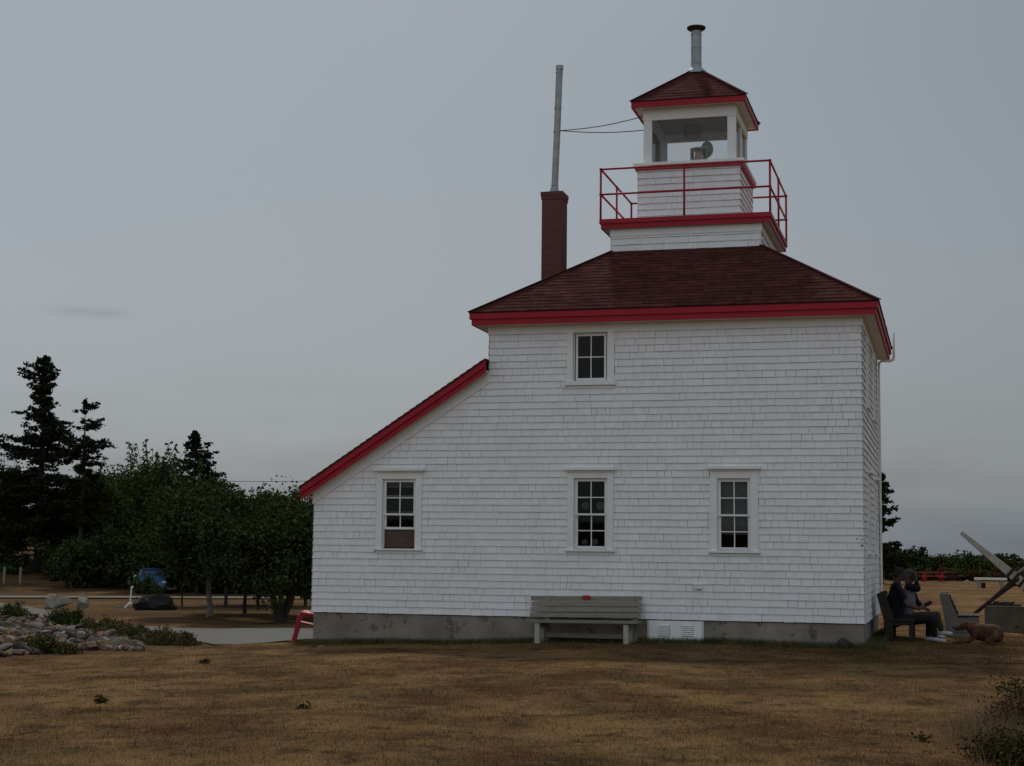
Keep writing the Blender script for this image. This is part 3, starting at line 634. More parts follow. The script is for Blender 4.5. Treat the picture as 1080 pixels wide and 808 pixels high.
def conifer(base, H_, prof, label, seed, group, trunk_r=.16, whorls=30, dens=1.0, droop=.25, sparse=0.0, bare=0.08, asym=None, leaf=.17, m=SPR):
    rs = np.random.default_rng(seed); t_ = empty('spruce_tree', base, label, 'tree', group)
    mb = MB(); k = 12; bend = rs.normal(0, .012*H_, (k+1, 2)).cumsum(0)*.25; bend[0] = 0
    ax = lambda t: np.array([np.interp(t, np.linspace(0, 1, k+1), bend[:, 0]), np.interp(t, np.linspace(0, 1, k+1), bend[:, 1]), t*H_])
    mb.tube([ax(t) for t in np.linspace(0, 1, k+1)], 0, 8, [max(.015, trunk_r*(1-t)**.8) for t in np.linspace(0, 1, k+1)])
    C = []; Sp = []
    for w in range(whorls):
        t = bare+(1-bare)*(w+rs.uniform(-.3, .3))/whorls; t = min(max(t, bare), .995)
        if rs.uniform() < sparse*.35: continue
        Lm = np.interp(t, *zip(*prof)); nb = rs.integers(4, 7)
        for b in range(nb):
            a = rs.uniform(0, 2*PI); L_ = Lm*rs.uniform(.4, 1.2)*(1+.22*math.sin(t*23+seed+2*a))
            if asym is not None: L_ *= 1+asym*math.cos(a-YAWR)
            if rs.uniform() < sparse*.4: continue
            p0 = ax(t); d = np.array([math.cos(a), math.sin(a), 0]); up = rs.uniform(-.12, .42)*(1 if t > .5 else .45)
            pts = [p0+d*L_*s+np.array([0, 0, L_*(up*s-droop*s*s*(1-t*.6)+.16*max(0, s-.6))]) for s in np.linspace(0, 1, 6)]
            mb.tube(pts, 0, 4, [max(.008, .035*(1-s)*L_/2+.008) for s in np.linspace(0, 1, 6)], caps=False)
            ns = max(2, int(L_*3.4*dens))
            for j in range(ns):
                s = .22+.78*(j+rs.uniform(0, 1))/ns
                if t < .5 and s < .35 and rs.uniform() < .6: continue
                p = p0+d*L_*s+np.array([0, 0, L_*(up*s-droop*s*s*(1-t*.6)+.16*max(0, s-.6))])
                wd = .07+.045*L_; C.append(p+rs.normal(0, .06, 3)*np.array([1, 1, 1.6])); Sp.append([wd, wd, rs.uniform(.04, .09)])
    for j in range(6): C.append(ax(.97+.005*j)); Sp.append([.06, .06, .12])
    mb.build('trunk', BARK, t_)
    C = np.array(C); Sp = np.array(Sp); nl = 15
    V = leafcloud(C, Sp, 17, leaf*.75, .5, 2.0); npmesh('crown', V, np.arange(len(V)).reshape(-1, 4), m, t_)
    return t_
YAWR = 0.0
def decid(name, base, H_, W, label, seed, group, m=LF1, trunk=BARK, bare=.25, stems=1, tr=.12, nclump=70, nleaf=60, leaf=.13, spiky=0.0, offs=(0, 0), cat='tree', lean=.0, flat=1.0):
    rs = np.random.default_rng(seed); t_ = empty(name, base, label, cat, group); mb = MB(); C = []; Sp = []; C2 = []; S2 = []
    for st in range(stems):
        a = 2*PI*st/stems+rs.uniform(-.4, .4); sp = (W*.22 if stems > 1 else lean)
        top = np.array([math.cos(a)*sp*1.4+offs[0]*.5, math.sin(a)*sp*.8, H_*.72*rs.uniform(.85, 1.08)])
        n = 8; w1 = rs.normal(0, .03*H_, (n+1, 3))*np.linspace(0, 1, n+1)[:, None]; w1[:, 2] *= .2
        path = [top*np.array([(s**1.3), (s**1.3), s])+w1[i]+np.array([math.cos(a), math.sin(a), 0])*tr*.9*(stems > 1) for i, s in enumerate(np.linspace(0, 1, n+1))]
        mb.tube(path, 0, 8, [tr*(1-.8*s) for s in np.linspace(0, 1, n+1)])
        nl = int(nclump/stems/2.2)
        for b in range(nl):
            s = rs.uniform(bare, 1); i = min(int(s*n), n-1); p0 = np.array(path[i])+(np.array(path[i+1])-np.array(path[i]))*(s*n-i)
            ph = rs.uniform(0, 2*PI); e = rs.uniform(.05, .85)
            env = math.sqrt(max(.05, 1-((s-.62)/.55)**2)); L_ = W*.5*env*rs.uniform(.5, 1.05)
            d = np.array([math.cos(ph)*math.cos(e), math.sin(ph)*math.cos(e), math.sin(e)*.9]); p1 = p0+d*L_+np.array([offs[0], offs[1], 0])*s*.4
            mid = (p0+p1)/2+rs.normal(0, .06*L_, 3); mb.tube([p0, mid, p1], 0, 5, [tr*.28*(1.1-s), tr*.16, .012], caps=False)
            for q, ss in ((p1, 1.0), (mid, .8)):
                C.append(q); Sp.append(np.array([.40, .40, .28*flat])*ss*rs.uniform(.45, 1.3)*max(.35, min(1.3, W/4)))
                if q is p1:
                    q2 = q+rs.normal(0, .35, 3)*W/5; C.append(q2); Sp.append(np.array([.25, .25, .2])*rs.uniform(.5, 1.2)*max(.35, min(1.2, W/4)))
        if spiky:
            for b in range(int(spiky)):
                p = top+np.array([rs.normal(0, W*.22), rs.normal(0, W*.22), 0]); hgt = (H_-p[2])*rs.uniform(.5, 1.05)
                for s in np.linspace(0, 1, 9): C2.append(p+np.array([0, 0, hgt*s-.3])+rs.normal(0, .06, 3)); S2.append(np.array([.15, .15, .12])*(1.25-s))
                mb.tube([path[-2], (np.array(path[-1])+p)/2+np.array([0, 0, .1]), p+np.array([0, 0, hgt-.2])], .018, 4)
    mb.build('trunk' if cat == 'tree' else 'stem', trunk, t_)
    V = leafcloud(np.array(C), np.array(Sp), nleaf, leaf, .2, 1.5)
    if C2: V = np.concatenate([V, leafcloud(np.array(C2), np.array(S2), 10, leaf*.9, .2, 1.5)])
    npmesh('crown' if cat == 'tree' else 'foliage', V, np.arange(len(V)).reshape(-1, 4), m, t_)
    return t_
def base_at(px, D):
    p = at(px, 600, D); return Vector((p.x, p.y, h(p.x, p.y)-.05))
def hgt(px, py, b, D): return at(px, py, D).z-b.z
YAWR = math.atan2(RT.y, RT.x)
# conifers on the left
b = base_at(38, 108); Ht = hgt(43, 374, b, 108)
conifer(b, Ht, [(0, 3.4), (.25, 3.9), (.42, 3.4), (.52, 2.6), (.60, 2.3), (.68, 2.0), (.74, 1.0), (.80, 1.0), (.88, 1.3), (.95, .85), (1, .2)], 'tallest dark spruce with a ragged leaning top at the far left', 11, 'dark spruces left of the lighthouse', .28, 64, 1.4, .16, sparse=.25, asym=-.2)
b = base_at(84, 104); Ht = hgt(88, 421, b, 104)
conifer(b, Ht, [(0, .5), (.3, .8), (.45, 1.5), (.55, 1.95), (.7, 1.8), (.85, 1.2), (.95, .7), (1, .2)], 'slender spruce with open layered branches right of the tallest spruce', 23, 'dark spruces left of the lighthouse', .2, 34, 1.2, .10, sparse=.62, bare=.3)
b = base_at(201, 112); Ht = hgt(205, 455, b, 112)
conifer(b, Ht, [(0, 2.3), (.5, 2.2), (.66, 1.9), (.8, 1.25), (.9, .75), (.96, .4), (1, .12)], 'small pointed spruce rising behind the leafy trees', 31, 'dark spruces left of the lighthouse', .16, 44, 1.1, .12, sparse=.18)
b = base_at(930, 100); Ht = hgt(928, 500, b, 100)
conifer(b, Ht, [(0, 1.9), (.3, 1.7), (.5, 1.1), (.7, .75), (.85, .6), (1, .15)], 'lone spruce showing past the right corner of the lighthouse', 47, None, .14, 30, 1.1, .1, sparse=.5)
# leafy trees: px, D, top py, width m, material, etc
LT = [
 (4, 112, 468, 5.5, LF1, 'leafy tree cut by the left edge of the picture behind the tallest spruce', 4, 0),
 (66, 116, 520, 5.0, LF1, 'low leafy tree filling the gap between the two tall spruces', 41, 0),
 (112, 112, 492, 6.0, LF1, 'dark leafy tree just right of the slender spruce', 5, 0),
 (142, 106, 484, 6.0, LF2, 'paler round topped leafy tree left of the spiky one', 6, 0),
 (168, 98, 464, 4.6, LF2, 'tall spiky leafy tree with thin upright shoots in front of the small spruce', 7, 9),
 (208, 94, 506, 5.5, LF1, 'dark broad leafy tree below the small pointed spruce', 8, 1),
 (246, 96, 508, 5.5, LF1, 'rounded leafy tree right of the small pointed spruce', 9, 2),
 (282, 100, 512, 5.5, LF2, 'leafy tree with thin twiggy top left of the lean-to eave', 10, 6),
 (316, 100, 515, 5.5, LF2, 'leafy tree with twiggy top partly behind the lean-to eave', 12, 5),
 (345, 98, 520, 5.5, LF1, 'leafy tree almost hidden behind the lean-to corner', 13, 2)]
for px, D, py, W, m_, lab, sd, sk in LT:
    b = base_at(px, D); decid('leafy_tree', b, hgt(px, py, b, D)*1.02, W, lab, sd, 'leafy trees along the edge of the wood', m_, bare=.12, tr=.14, nclump=130, nleaf=130, leaf=.12, spiky=sk*2+4, flat=1.5)
# undergrowth shrubs under the trees
US = [(14, 106, 596, 1.6), (66, 104, 572, 3.4), (84, 99, 574, 3.0), (108, 100, 566, 3.6), (132, 99, 572, 3.4), (196, 99, 566, 3.6), (222, 98, 572, 3.4), (248, 96, 566, 3.6), (272, 95, 570, 3.4), (298, 95, 566, 3.6), (324, 94, 568, 3.6), (346, 94, 566, 3.4), (160, 104, 560, 4)]
un = ['at the far left below the tallest spruce', 'around the foot of the tallest spruce', 'around the foot of the slender spruce', 'just right of the slender spruce trunk', 'left of the blue car', 'right of the blue car', 'left behind the birch trunk', 'right behind the birch trunk', 'left behind the many stemmed tree', 'straight behind the many stemmed tree', 'right behind the many stemmed tree', 'behind the lean-to corner', 'straight behind the blue car']
for i, (px, D, py, W) in enumerate(US):
    b = base_at(px, D); decid('shrub', b, max(1.2, hgt(px, py, b, D)), W, 'dark shrub '+un[i], 60+i, 'dark shrubs under the trees', LF1, bare=.05, tr=.06, nclump=80, nleaf=75, leaf=.15, cat='shrub', stems=3)
# nearer trees
b = gp(221, 651); D = (b-CAM).dot(FW)
decid('birch_tree', b, hgt(205, 492, b, D), 4.4, 'birch with pale crooked trunk and wide dark crown beside the gravel path', 71, None, LF1, BIRCH, bare=.42, tr=.12, nclump=150, nleaf=110, leaf=.09, offs=(-.6, 0))
b = gp(296, 656); D = (b-CAM).dot(FW)
decid('many_stemmed_tree', b, hgt(290, 522, b, D), 4.3, 'broad dark tree with several spreading stems left of the lean-to', 72, None, LF1, BARK, bare=.38, stems=5, tr=.12, nclump=170, nleaf=110, leaf=.09, spiky=6)
for px, py, tp, W, sd, lab in ((258, 647, 540, 4.0, 174, 'thin stemmed leafy tree added for its shade between the birch and the many stemmed tree'), (330, 650, 540, 4.0, 175, 'leafy tree added for its shade whose trunk is hidden at the lean-to corner'), (238, 640, 520, 4.6, 171, 'dark leafy tree added for its shade close behind the birch crown'), (272, 638, 525, 4.4, 172, 'dark leafy tree added for its shade left of the many stemmed tree and deeper in the shade'), (322, 639, 528, 4.6, 173, 'dark leafy tree added for its shade close behind the lean-to corner beside the road')):  # trees added so that their shadows darken the ground by the road
    b = gp(px, py); D = (b-CAM).dot(FW); decid('leafy_tree', b, hgt(px, tp, b, D), W, lab, sd, 'leafy trees along the edge of the wood', LF1, bare=.4, tr=.09, nclump=110, nleaf=90, leaf=.11)
b = gp(192, 640); D = (b-CAM).dot(FW)
decid('young_tree', b, hgt(185, 560, b, D), 1.9, 'low leaning young tree whose green leaves hang in front of the blue car', 73, None, LF2, BARK, bare=.45, tr=.05, nclump=40, nleaf=60, leaf=.10, offs=(.1, 0))
def bush(px, py, top, W, m_, lab, seed, group=None, name='bush', leaf=.07, ncl=40, nlf=70):
    b = gp(px, py); D = (b-CAM).dot(FW)
    return decid(name, b-Vector((0, 0, .03)), max(.15, hgt(px, top, b, D)), W, lab, seed, group, m_, bare=.03, tr=.025, nclump=ncl, nleaf=nlf, leaf=leaf, cat='bush', stems=4)
bush(155, 640, 607, 1.25, LF2, 'green bush growing between the white post and the dark flat rock', 81)
bush(70, 661, 645, .95, LF1, 'rounded dark green bush at the top of the stone bank', 82, leaf=.05)
bush(20, 654, 642, .9, LF2, 'low green bush at the left edge above the stone bank', 83, leaf=.05)
bush(42, 689, 674, .6, LF3, 'yellow green bush growing among the stones at the lawn edge', 84, leaf=.045)
bush(70, 690, 680, .35, LF3, 'small yellowish clump between the stones and the lawn', 85, leaf=.035, ncl=20)
# tall weeds right of the stones
def weedclump(px, py, hh_, r, m_, lab, grp, n=150):
    c = gp(px, py); t_ = empty('weed_clump', c, lab, 'weed', grp)
    x = RNG.normal(0, r, n); y = RNG.normal(0, r*.8, n); L_ = hh_*RNG.uniform(.35, 1.0, n)*np.exp(-(x*x+y*y)/(3.2*r*r)); a = RNG.uniform(0, 2*PI, n); ln = RNG.uniform(0, .5, n); b = RNG.uniform(0, 2*PI, n); w = .016
    Vv = np.empty((n, 3, 3)); Vv[:, 0] = np.stack([x-np.cos(a)*w, y-np.sin(a)*w, 0*x-.02], -1); Vv[:, 1] = np.stack([x+np.cos(a)*w, y+np.sin(a)*w, 0*x-.02], -1); Vv[:, 2] = np.stack([x+np.sin(ln)*np.cos(b)*L_, y+np.sin(ln)*np.sin(b)*L_, np.cos(ln)*L_], -1)
    C = Vv[:, 2]*RNG.uniform(.4, 1, (n, 1)); V = leafcloud(C, np.full((n, 3), .025), 4, .035, .2, 1.8)
    V4 = np.concatenate([Vv, Vv[:, 2:3]*.98+Vv[:, 0:1]*.02], 1).reshape(-1, 3); V = np.concatenate([V4, V]); npmesh('foliage', V, np.arange(len(V)).reshape(-1, 4), m_, t_)
for i in range(32):
    px = 94+(i % 16)*6.8+random.uniform(-3, 3); lo = 667+13*min(1, max(0, (px-100)/85)); py = lo+random.uniform(-9, 4) if px < 185 else lo+random.uniform(-3, 2)
    k = i % 3 == 0
    weedclump(px, py, random.uniform(.16, .5), .17, mat('dry_weed', (.11, .085, .035), 1, .3, 3, isl=.5) if k else LF3, ('olive' if k else 'greenish')+' weed clump in the weed patch between the stone bank and the path', 'olive weed clumps by the path' if k else 'green weed clumps by the path')
# hedge on the right horizon
hp = [('leftmost of the hedge beside the lone spruce', 936), ('in the hedge just right of the lone spruce', 950), ('in the hedge behind the left end of the red picnic table', 965), ('in the hedge behind the middle of the red picnic table', 979), ('in the hedge behind the right end of the red picnic table', 993), ('in the hedge right of the darker red picnic table', 1007), ('in the hedge left of the white bench', 1020), ('in the hedge behind the left end of the white bench', 1034), ('in the hedge behind the right end of the white bench', 1048), ('in the hedge right of the white bench', 1062), ('in the hedge at the right edge of the picture', 1077), ('in the hedge beyond the right edge', 1094)]
tops = [572, 580, 591, 590, 592, 591, 590, 588, 589, 589, 597, 600]
for i, (lb_, px) in enumerate(hp):
    b = base_at(px, 119+random.uniform(-2, 3)); b.z = h(b.x, b.y); D = (b-CAM).dot(FW)
    decid('hedge_shrub', b, hgt(px, tops[i], b, D), 2.7, 'dark bushy shrub '+lb_, 120+i, 'shrubs of the hedge on the right', LF1 if i % 3 else LF3, bare=.02, tr=.05, nclump=70, nleaf=75, leaf=.13, cat='shrub', stems=3, spiky=7)
for i in range(9):
    px = 940+i*17+random.uniform(-4, 4); b = base_at(px, 114.5); D = 114.5
    decid('bracken_shrub', b, .8, 1.5, 'low russet brown shrub in the strip in front of the right hand hedge', 140+i, 'low russet shrubs in front of the hedge', LFR if i % 2 else LF3, bare=.02, tr=.03, nclump=40, nleaf=40, leaf=.11, cat='shrub', stems=3)
# foreground bush at the right corner
FG1 = leaf_mat('bramble_green', (.035, .036, .015), (.075, .060, .026)); FG2 = leaf_mat('bramble_red', (.055, .026, .016), (.085, .05, .025)); STRAW = leaf_mat('straw_stalk', (.20, .14, .075), (.26, .18, .10))
def bramble(px, py, Hh, W, m_, lab, seed, ncl, nlf, leaf=.022):
    b = gp(px, py)
    return decid('bramble_bush', b-Vector((0, 0, .02)), Hh, W, lab, seed, None, m_, bare=.02, tr=.012, nclump=ncl, nleaf=nlf, leaf=leaf, cat='bush', stems=5)
bramble(1080, 810, .20, .34, FG1, 'low green bramble bush at the bottom right corner of the lawn', 151, 70, 60)
bramble(1079, 778, .30, .30, FG2, 'reddish bramble bush above the green one in the bottom right corner', 152, 60, 45)
bramble(1080, 745, .28, .40, FG1, 'green weedy bush at the right edge above the red bramble', 153, 30, 35)
bramble(1046, 800, .09, .26, FG1, 'flat sprawling weed left of the corner bramble', 154, 26, 40, .018)
def cornergrass(n):
    c = gp(1075, 780); x = c.x+RNG.normal(0, .35, n); y = c.y+RNG.normal(0, .8, n); k = x > c.x-.55+.2*RNG.normal(0, 1, n); return x[k], y[k]
blades('tall_grass', 4200, cornergrass, .12, .40, .005, STRAW, 'tall straw coloured grass in the bottom right corner', .6)
# small weeds on the lawn
wd = [(106, 741), (216, 700), (318, 748), (975, 782)]
for i, (px, py) in enumerate(wd):
    b = gp(px, py); big = i in (0, 1, 13)
    t_ = empty('weed_tuft', b, 'small green weed tuft dotted in the dry lawn', 'weed', 'green weed tufts in the lawn')
    n = 10; C = np.column_stack([RNG.normal(0, .04, n), RNG.normal(0, .04, n), np.abs(RNG.normal(.025, .015, n))]); V = leafcloud(C, np.full((n, 3), .018), 7, .022 if not big else .032, .5, 1.8)
    npmesh('leaves', V, np.arange(len(V)).reshape(-1, 4), FG1, t_)
# ================================================================== STONES
def rock_mesh(seed, sub=3, amp=.28, cuts=11):
    bm = bmesh.new(); bmesh.ops.create_icosphere(bm, subdivisions=sub, radius=.5); r = random.Random(seed)
    pl = []
    for k in range(cuts):
        d = Vector((r.gauss(0, 1), r.gauss(0, 1), r.gauss(0, 1))).normalized(); pl.append((d, r.uniform(.17, .38)))
    o = Vector((seed*3.1, 0, 0))
    for v in bm.verts:
        for d, l in pl:
            e = v.co.dot(d)-l
            if e > 0: v.co -= d*e*.97
        v.co *= 1+amp*.35*mnoise.noise(v.co*3+o)+.06*mnoise.noise(v.co*11+o)
    me = bpy.data.meshes.new('rock'); bm.to_mesh(me); bm.free(); me.polygons.foreach_set('use_smooth', [False]*len(me.polygons)); return me
RK = [mat('grey_stone', (.14, .125, .10), .95, .3, 5, .5, 15, spec=.1), mat('dark_grey_stone', (.065, .058, .052), .95, .3, 5, .5, 15, spec=.1), mat('reddish_stone', (.16, .088, .062), .95, .3, 5, .5, 15, spec=.1), mat('pale_stone', (.27, .245, .20), .95, .25, 5, .5, 15, spec=.1), mat('tan_stone', (.21, .14, .075), .95, .25, 5, .5, 15, spec=.1)]
RN = ['mid grey', 'dark grey', 'reddish', 'pale', 'tan']
meshes = []
for c in range(5):
    for s_ in range(3):
        me = rock_mesh(c*3+s_+1, 2 if s_ else 3); me.materials.append(RK[c]); meshes.append((c, me))
cnt = 0; used = []
random.seed(21)
def place_stone(px, py, size):
    global cnt
    c, me = random.choices(meshes, weights=[3 if m_[0] in (0, 2) else 2 if m_[0] in (1, 3) else 1 for m_ in meshes])[0]
    p = gp(px, py); o = bpy.data.objects.new('riprap_stone', me); COL.objects.link(o)
    sx, sy, sz = size*random.uniform(.9, 1.7), size*random.uniform(.9, 1.5), size*random.uniform(.45, .85)
    o.scale = (sx, sy, sz); o.rotation_euler = (random.uniform(-.6, .6), random.uniform(-.6, .6), random.uniform(0, 6.28)); o.location = p+Vector((0, 0, sz*.25))
    tag(o, f'{RN[c]} angular stone in the loose stone bank at the left edge', 'stone', f'{RN[c]} stones of the bank'); cnt += 1
tries = 0
while cnt < 285 and tries < 3000:
    tries += 1; px = random.uniform(-14, 152); py = random.uniform(648, 694)
    top = np.interp(px, [-14, 60, 100, 152], [650, 653, 665, 684]); bot = np.interp(px, [-14, 40, 100, 152], [695, 690, 686, 687])
    if not (top < py < bot): continue
    if any(abs(px-a)*1.0 < 3.6*((py-600)/70) and abs(py-b_) < 1.6*((py-600)/70) for a, b_ in used): continue
    if random.random() < (px-90)/110: continue
    used.append((px, py)); place_stone(px, py, random.choice((.20, .26, .32, .40, .48)) if py > 664 else random.choice((.22, .3, .38)))
for px in range(78, 150, 8):                                   # row of larger stones along the lawn edge
    if cnt < 299: place_stone(px+random.uniform(-2, 2), 684+random.uniform(-1.5, 1.5), random.uniform(.36, .55))
VS = []; FS = []; nb_ = 0                                    # the smaller rubble between them, far past counting
for k in range(1500):
    px = random.uniform(-16, 150); top = np.interp(px, [-14, 60, 100, 152], [650, 653, 665, 684]); bot = np.interp(px, [-14, 40, 100, 152], [695, 690, 686, 687]); py = random.uniform(top-1, bot)
    if random.random() < (px-90)/90: continue
    me = random.choice(meshes)[1]; p = gp(px, py); sc = random.uniform(.10, .22); q = Quaternion((random.gauss(0, 1), random.gauss(0, 1), random.gauss(0, 1), random.gauss(0, 1))).normalized()
    if len(me.vertices) > 200: continue
    VS += [tuple(q @ v.co*sc+p+Vector((0, 0, .03))) for v in me.vertices]; FS += [tuple(nb_+i for i in f.vertices) for f in me.polygons]; nb_ += len(me.vertices)
RUB = mat('mixed_rubble', (.09, .075, .06), .95, .5, 1.5, .4, 15, isl=.5, col2=(.12, .08, .06))
o = npmesh('rubble', np.array(VS), np.array(FS), RUB, k=3); tag(o, 'small mixed rubble filling the gaps of the stone bank at the left edge', 'rubble', kind='stuff')
def boulder(px, py, sx, sy, sz, c, seed, lab, name='boulder', sub=4):
    me = rock_mesh(seed, sub, .5, 10); me.materials.append(c); o = bpy.data.objects.new(name, me); COL.objects.link(o)
    p = gp(px, py); o.location = p+Vector((0, 0, sz*.22)); o.scale = (sx, sy, sz); o.rotation_euler[2] = random.uniform(-.3, .3)+R(YAW); tag(o, lab, 'boulder'); return o
boulder(62, 641.5, 1.15, .9, 1.15, RK[3], 31, 'pale boulder left of the grey one on the brown grass by the road')
boulder(88, 641, 1.0, .8, .95, RK[3], 32, 'smaller pale boulder between the larger pale boulder and the white post')
DK = mat('dark_rock', (.030, .028, .026), .95, .3, 3, .6, 10)
boulder(168, 643.5, 1.9, 1.1, .85, DK, 33, 'dark flat topped rock right of the bush by the road')
boulder(147, 643, 1.0, .8, .75, DK, 34, 'dark low rock half under the bush beside the white post')
p = fy(892, 682, -.35)
o = boulder(892, 683.5, .46, .3, .26, RK[1], 35, 'dark grey rock lying at the foot of the wall near the right corner')
o = boulder(338, 683, .16, .12, .05, RK[3], 36, 'flat pale stone at the left foot of the foundation')
o = boulder(125, 641.5, .3, .2, .13, RK[3], 37, 'small pale stone lying left of the white post')
o = boulder(1021, 615, .5, .4, .35, RK[3], 38, 'small white stone in the field between the picnic tables and the white bench')

# ================================================================== FURNITURE
# wooden bench against the wall
bx0, bx1 = -5.96, -3.91; gz = -.085
B = empty('wooden_bench', (-4.93, -.4, gz), 'long weathered wooden slat bench against the lighthouse wall', 'bench')
def W(mb, name, m, par, o, **k):
    ob = mb.build(name, m, par, **k); ob.location = Vector((0, 0, 0))-o.location; return ob
mb = MB(); nb = 4; y0 = -.10
for k in range(nb):
    z1 = .80-k*.100; y = -.16-.03*k; a = bx0+random.uniform(-.015, .015); b_ = bx1+random.uniform(-.015, .015)
    mb.add([(a, y, z1-.08), (b_, y, z1-.08+.03), (b_, y+.022, z1+.03), (a, y+.022, z1), (a, y+.04, z1-.08), (b_, y+.04, z1-.05), (b_, y+.06, z1+.03), (a, y+.06, z1)], [(0,1,2,3),(7,6,5,4),(0,4,5,1),(1,5,6,2),(2,6,7,3),(3,7,4,0)])
bk = W(mb, 'backrest', WOOD, B, B, bevel=.004)
mb = MB(); mb.box(-4.99, -.205, .765, -4.85, -.172, .828); mb.build('plaque', RED, bk)
mb = MB()
for k in range(3): yy = -.68+k*.155; mb.add([(bx0-.02, yy, .335), (bx1+.02, yy, .355), (bx1+.02, yy+.14, .355), (bx0-.02, yy+.14, .335), (bx0-.02, yy, .375), (bx1+.02, yy, .395), (bx1+.02, yy+.14, .395), (bx0-.02, yy+.14, .375)], [(0,3,2,1),(4,5,6,7),(0,1,5,4),(1,2,6,5),(2,3,7,6),(3,0,4,7)])
W(mb, 'seat', WOOD, B, B, bevel=.004)
for x in (-5.72, -4.10):
    for yy in (-.62, -.26):
        mb = MB(); mb.box(x-.045, yy-.04, gz-.05, x+.045, yy+.04, .335); W(mb, 'leg', WOOD2, B, B, bevel=.005)
    mb = MB(); mb.box(x-.03, -.62, .25, x+.03, -.2, .332); W(mb, 'seat_rail', WOOD, B, B)
    mb = MB(); mb.bar((x+.08, -.24, -.05), (x+.08, -.12, .80), .06, .08, (1, 0, 0)); W(mb, 'back_post', WOOD, B, B)
mb = MB(); mb.box(-5.66, -.30, .07, -4.16, -.265, .15); W(mb, 'stretcher', WOOD, B, B)
# red plastic lawn chair, faces left
PLR = mat('red_plastic', (.33, .008, .024), .4, .06, 3, spec=.4)
cY = 1.15; c0 = Vector((-10.75, cY, h(-10.9, cY)))
C_ = empty('lawn_chair', c0, 'red plastic lawn chair peeping out behind the left corner of the lighthouse', 'chair', None, R(20))
gzc = 0
mb = MB()
for k in range(5): y = -.24+k*.105; mb.add([(-.26, y, .385), (.26, y, .27), (.26, y+.09, .27), (-.26, y+.09, .385), (-.26, y, .41), (.26, y, .295), (.26, y+.09, .295), (-.26, y+.09, .41)], [(0,3,2,1),(4,5,6,7),(0,1,5,4),(1,2,6,5),(2,3,7,6),(3,0,4,7)])
mb.box(-.285, -.26, .30, -.261, .28, .405); mb.build('seat', PLR, C_, bevel=.006)
mb = MB()
for k in range(5): y = -.22+k*.1; mb.bar((.24, y+.04, .27), (.47, y+.04+(k-2)*.02, .86-.03*abs(k-2)), .088, .02, (1, 0, 0))
mb.build('backrest', PLR, C_, bevel=.005)
for s_ in (-1, 1):
    y = s_*.31
    mb = MB(); mb.bar((-.40, y, -.02), (-.33, y, .25), .045, .075, (1, 0, 0)); mb.bar((-.335, y, .23), (-.27, y, .55), .045, .085, (1, 0, 0)); mb.ell((-.40, y, .02), .06, .04, .045); mb.build('leg', PLR, C_, bevel=.006)
    mb = MB(); mb.bar((.42, y, -.02), (.25, y, .32), .045, .075, (1, 0, 0)); mb.build('leg', PLR, C_, bevel=.006)
    mb = MB(); mb.tube([(-.27, y, .555), (-.22, y, .575), (-.05, y, .545), (.2, y, .50), (.32, y, .49)], .035, 8, [.035, .042, .045, .04, .035]); mb.build('arm', PLR, C_, smooth=True)
# concrete and slat benches
def slatbench(loc, label, rz=0, L_=1.55):
    b = empty('concrete_bench', loc, label, 'bench', None, rz)
    poly = [(-.02, 0), (.14, 0), (.16, .26), (.47, .27), (.50, 0), (.56, 0), (.60, .40), (.24, .38), (.16, .42), (.02, .86), (-.12, .84), (-.02, .38)]
    poly = [(-.02, 0), (.16, 0), (.50, .0), (.60, .22), (.60, .40), (.20, .38), (.02, .86), (-.14, .84), (-.05, .38)]
    for y in (0, L_-.1):
        mb = MB(); mb.prism(poly, y, y+.1); mb.build('end_support', CONC2, b, bevel=.012)
    mb = MB()
    for k in range(4): t = .15+k*.24; x = .20-.18*t+.015; z = .42+.42*t; mb.bar((x, .02, z), (x, L_-.02, z), .035, .085, (-.35, 0, 1))
    mb.build('backrest', DARKW, b)
    mb = MB()
    for k in range(4): x = .27+k*.1; mb.box(x-.045, .02, .402, x+.045, L_-.02, .432)
    mb.build('seat', DARKW, b); return b
def woodbench(loc, label, L_=1.7):
    b = empty('wooden_bench', loc, label, 'bench'); BW = mat('brown_bench_wood', (.034, .027, .02), .85, .25, 6, .3, 30)
    for y in (0, L_-.08):
        mb = MB(); mb.prism([(-.04, 0), (.13, 0), (.13, .44), (-.04, .92), (-.17, .88), (-.04, .40)], y, y+.08); mb.build('leg', BW, b, bevel=.01)
        mb = MB(); mb.prism([(.42, 0), (.50, 0), (.50, .38), (.42, .38)], y, y+.08); mb.build('leg', BW, b, bevel=.01)
        mb = MB(); mb.box(.131, y+.01, .30, .419, y+.07, .37); mb.build('seat_rail', BW, b)
    mb = MB()
    for k in range(4): t = k*.11; mb.bar((.115-.145*(t/.33)*.9, .0, .50+t), (.115-.145*(t/.33)*.9, L_, .50+t), .025, .085, (-.35, 0, 1))
    mb.build('backrest', BW, b)
    mb = MB()
    for k in range(4): x = .16+k*.105; mb.box(x-.045, -.02, .381, x+.045, L_+.02, .415)
    mb.build('seat', BW, b); return b
p = Vector((.27, 2.4, 0)); p.z = h(p.x, p.y)
woodbench(p, 'dark brown wooden bench by the lighthouse corner with two people seated on it')
q = fy(1001, 673, 4.0); slatbench((q.x-.03, 4.0, h(q.x, 4.0)), 'empty concrete ended slat bench between the lying dog and the anchor')
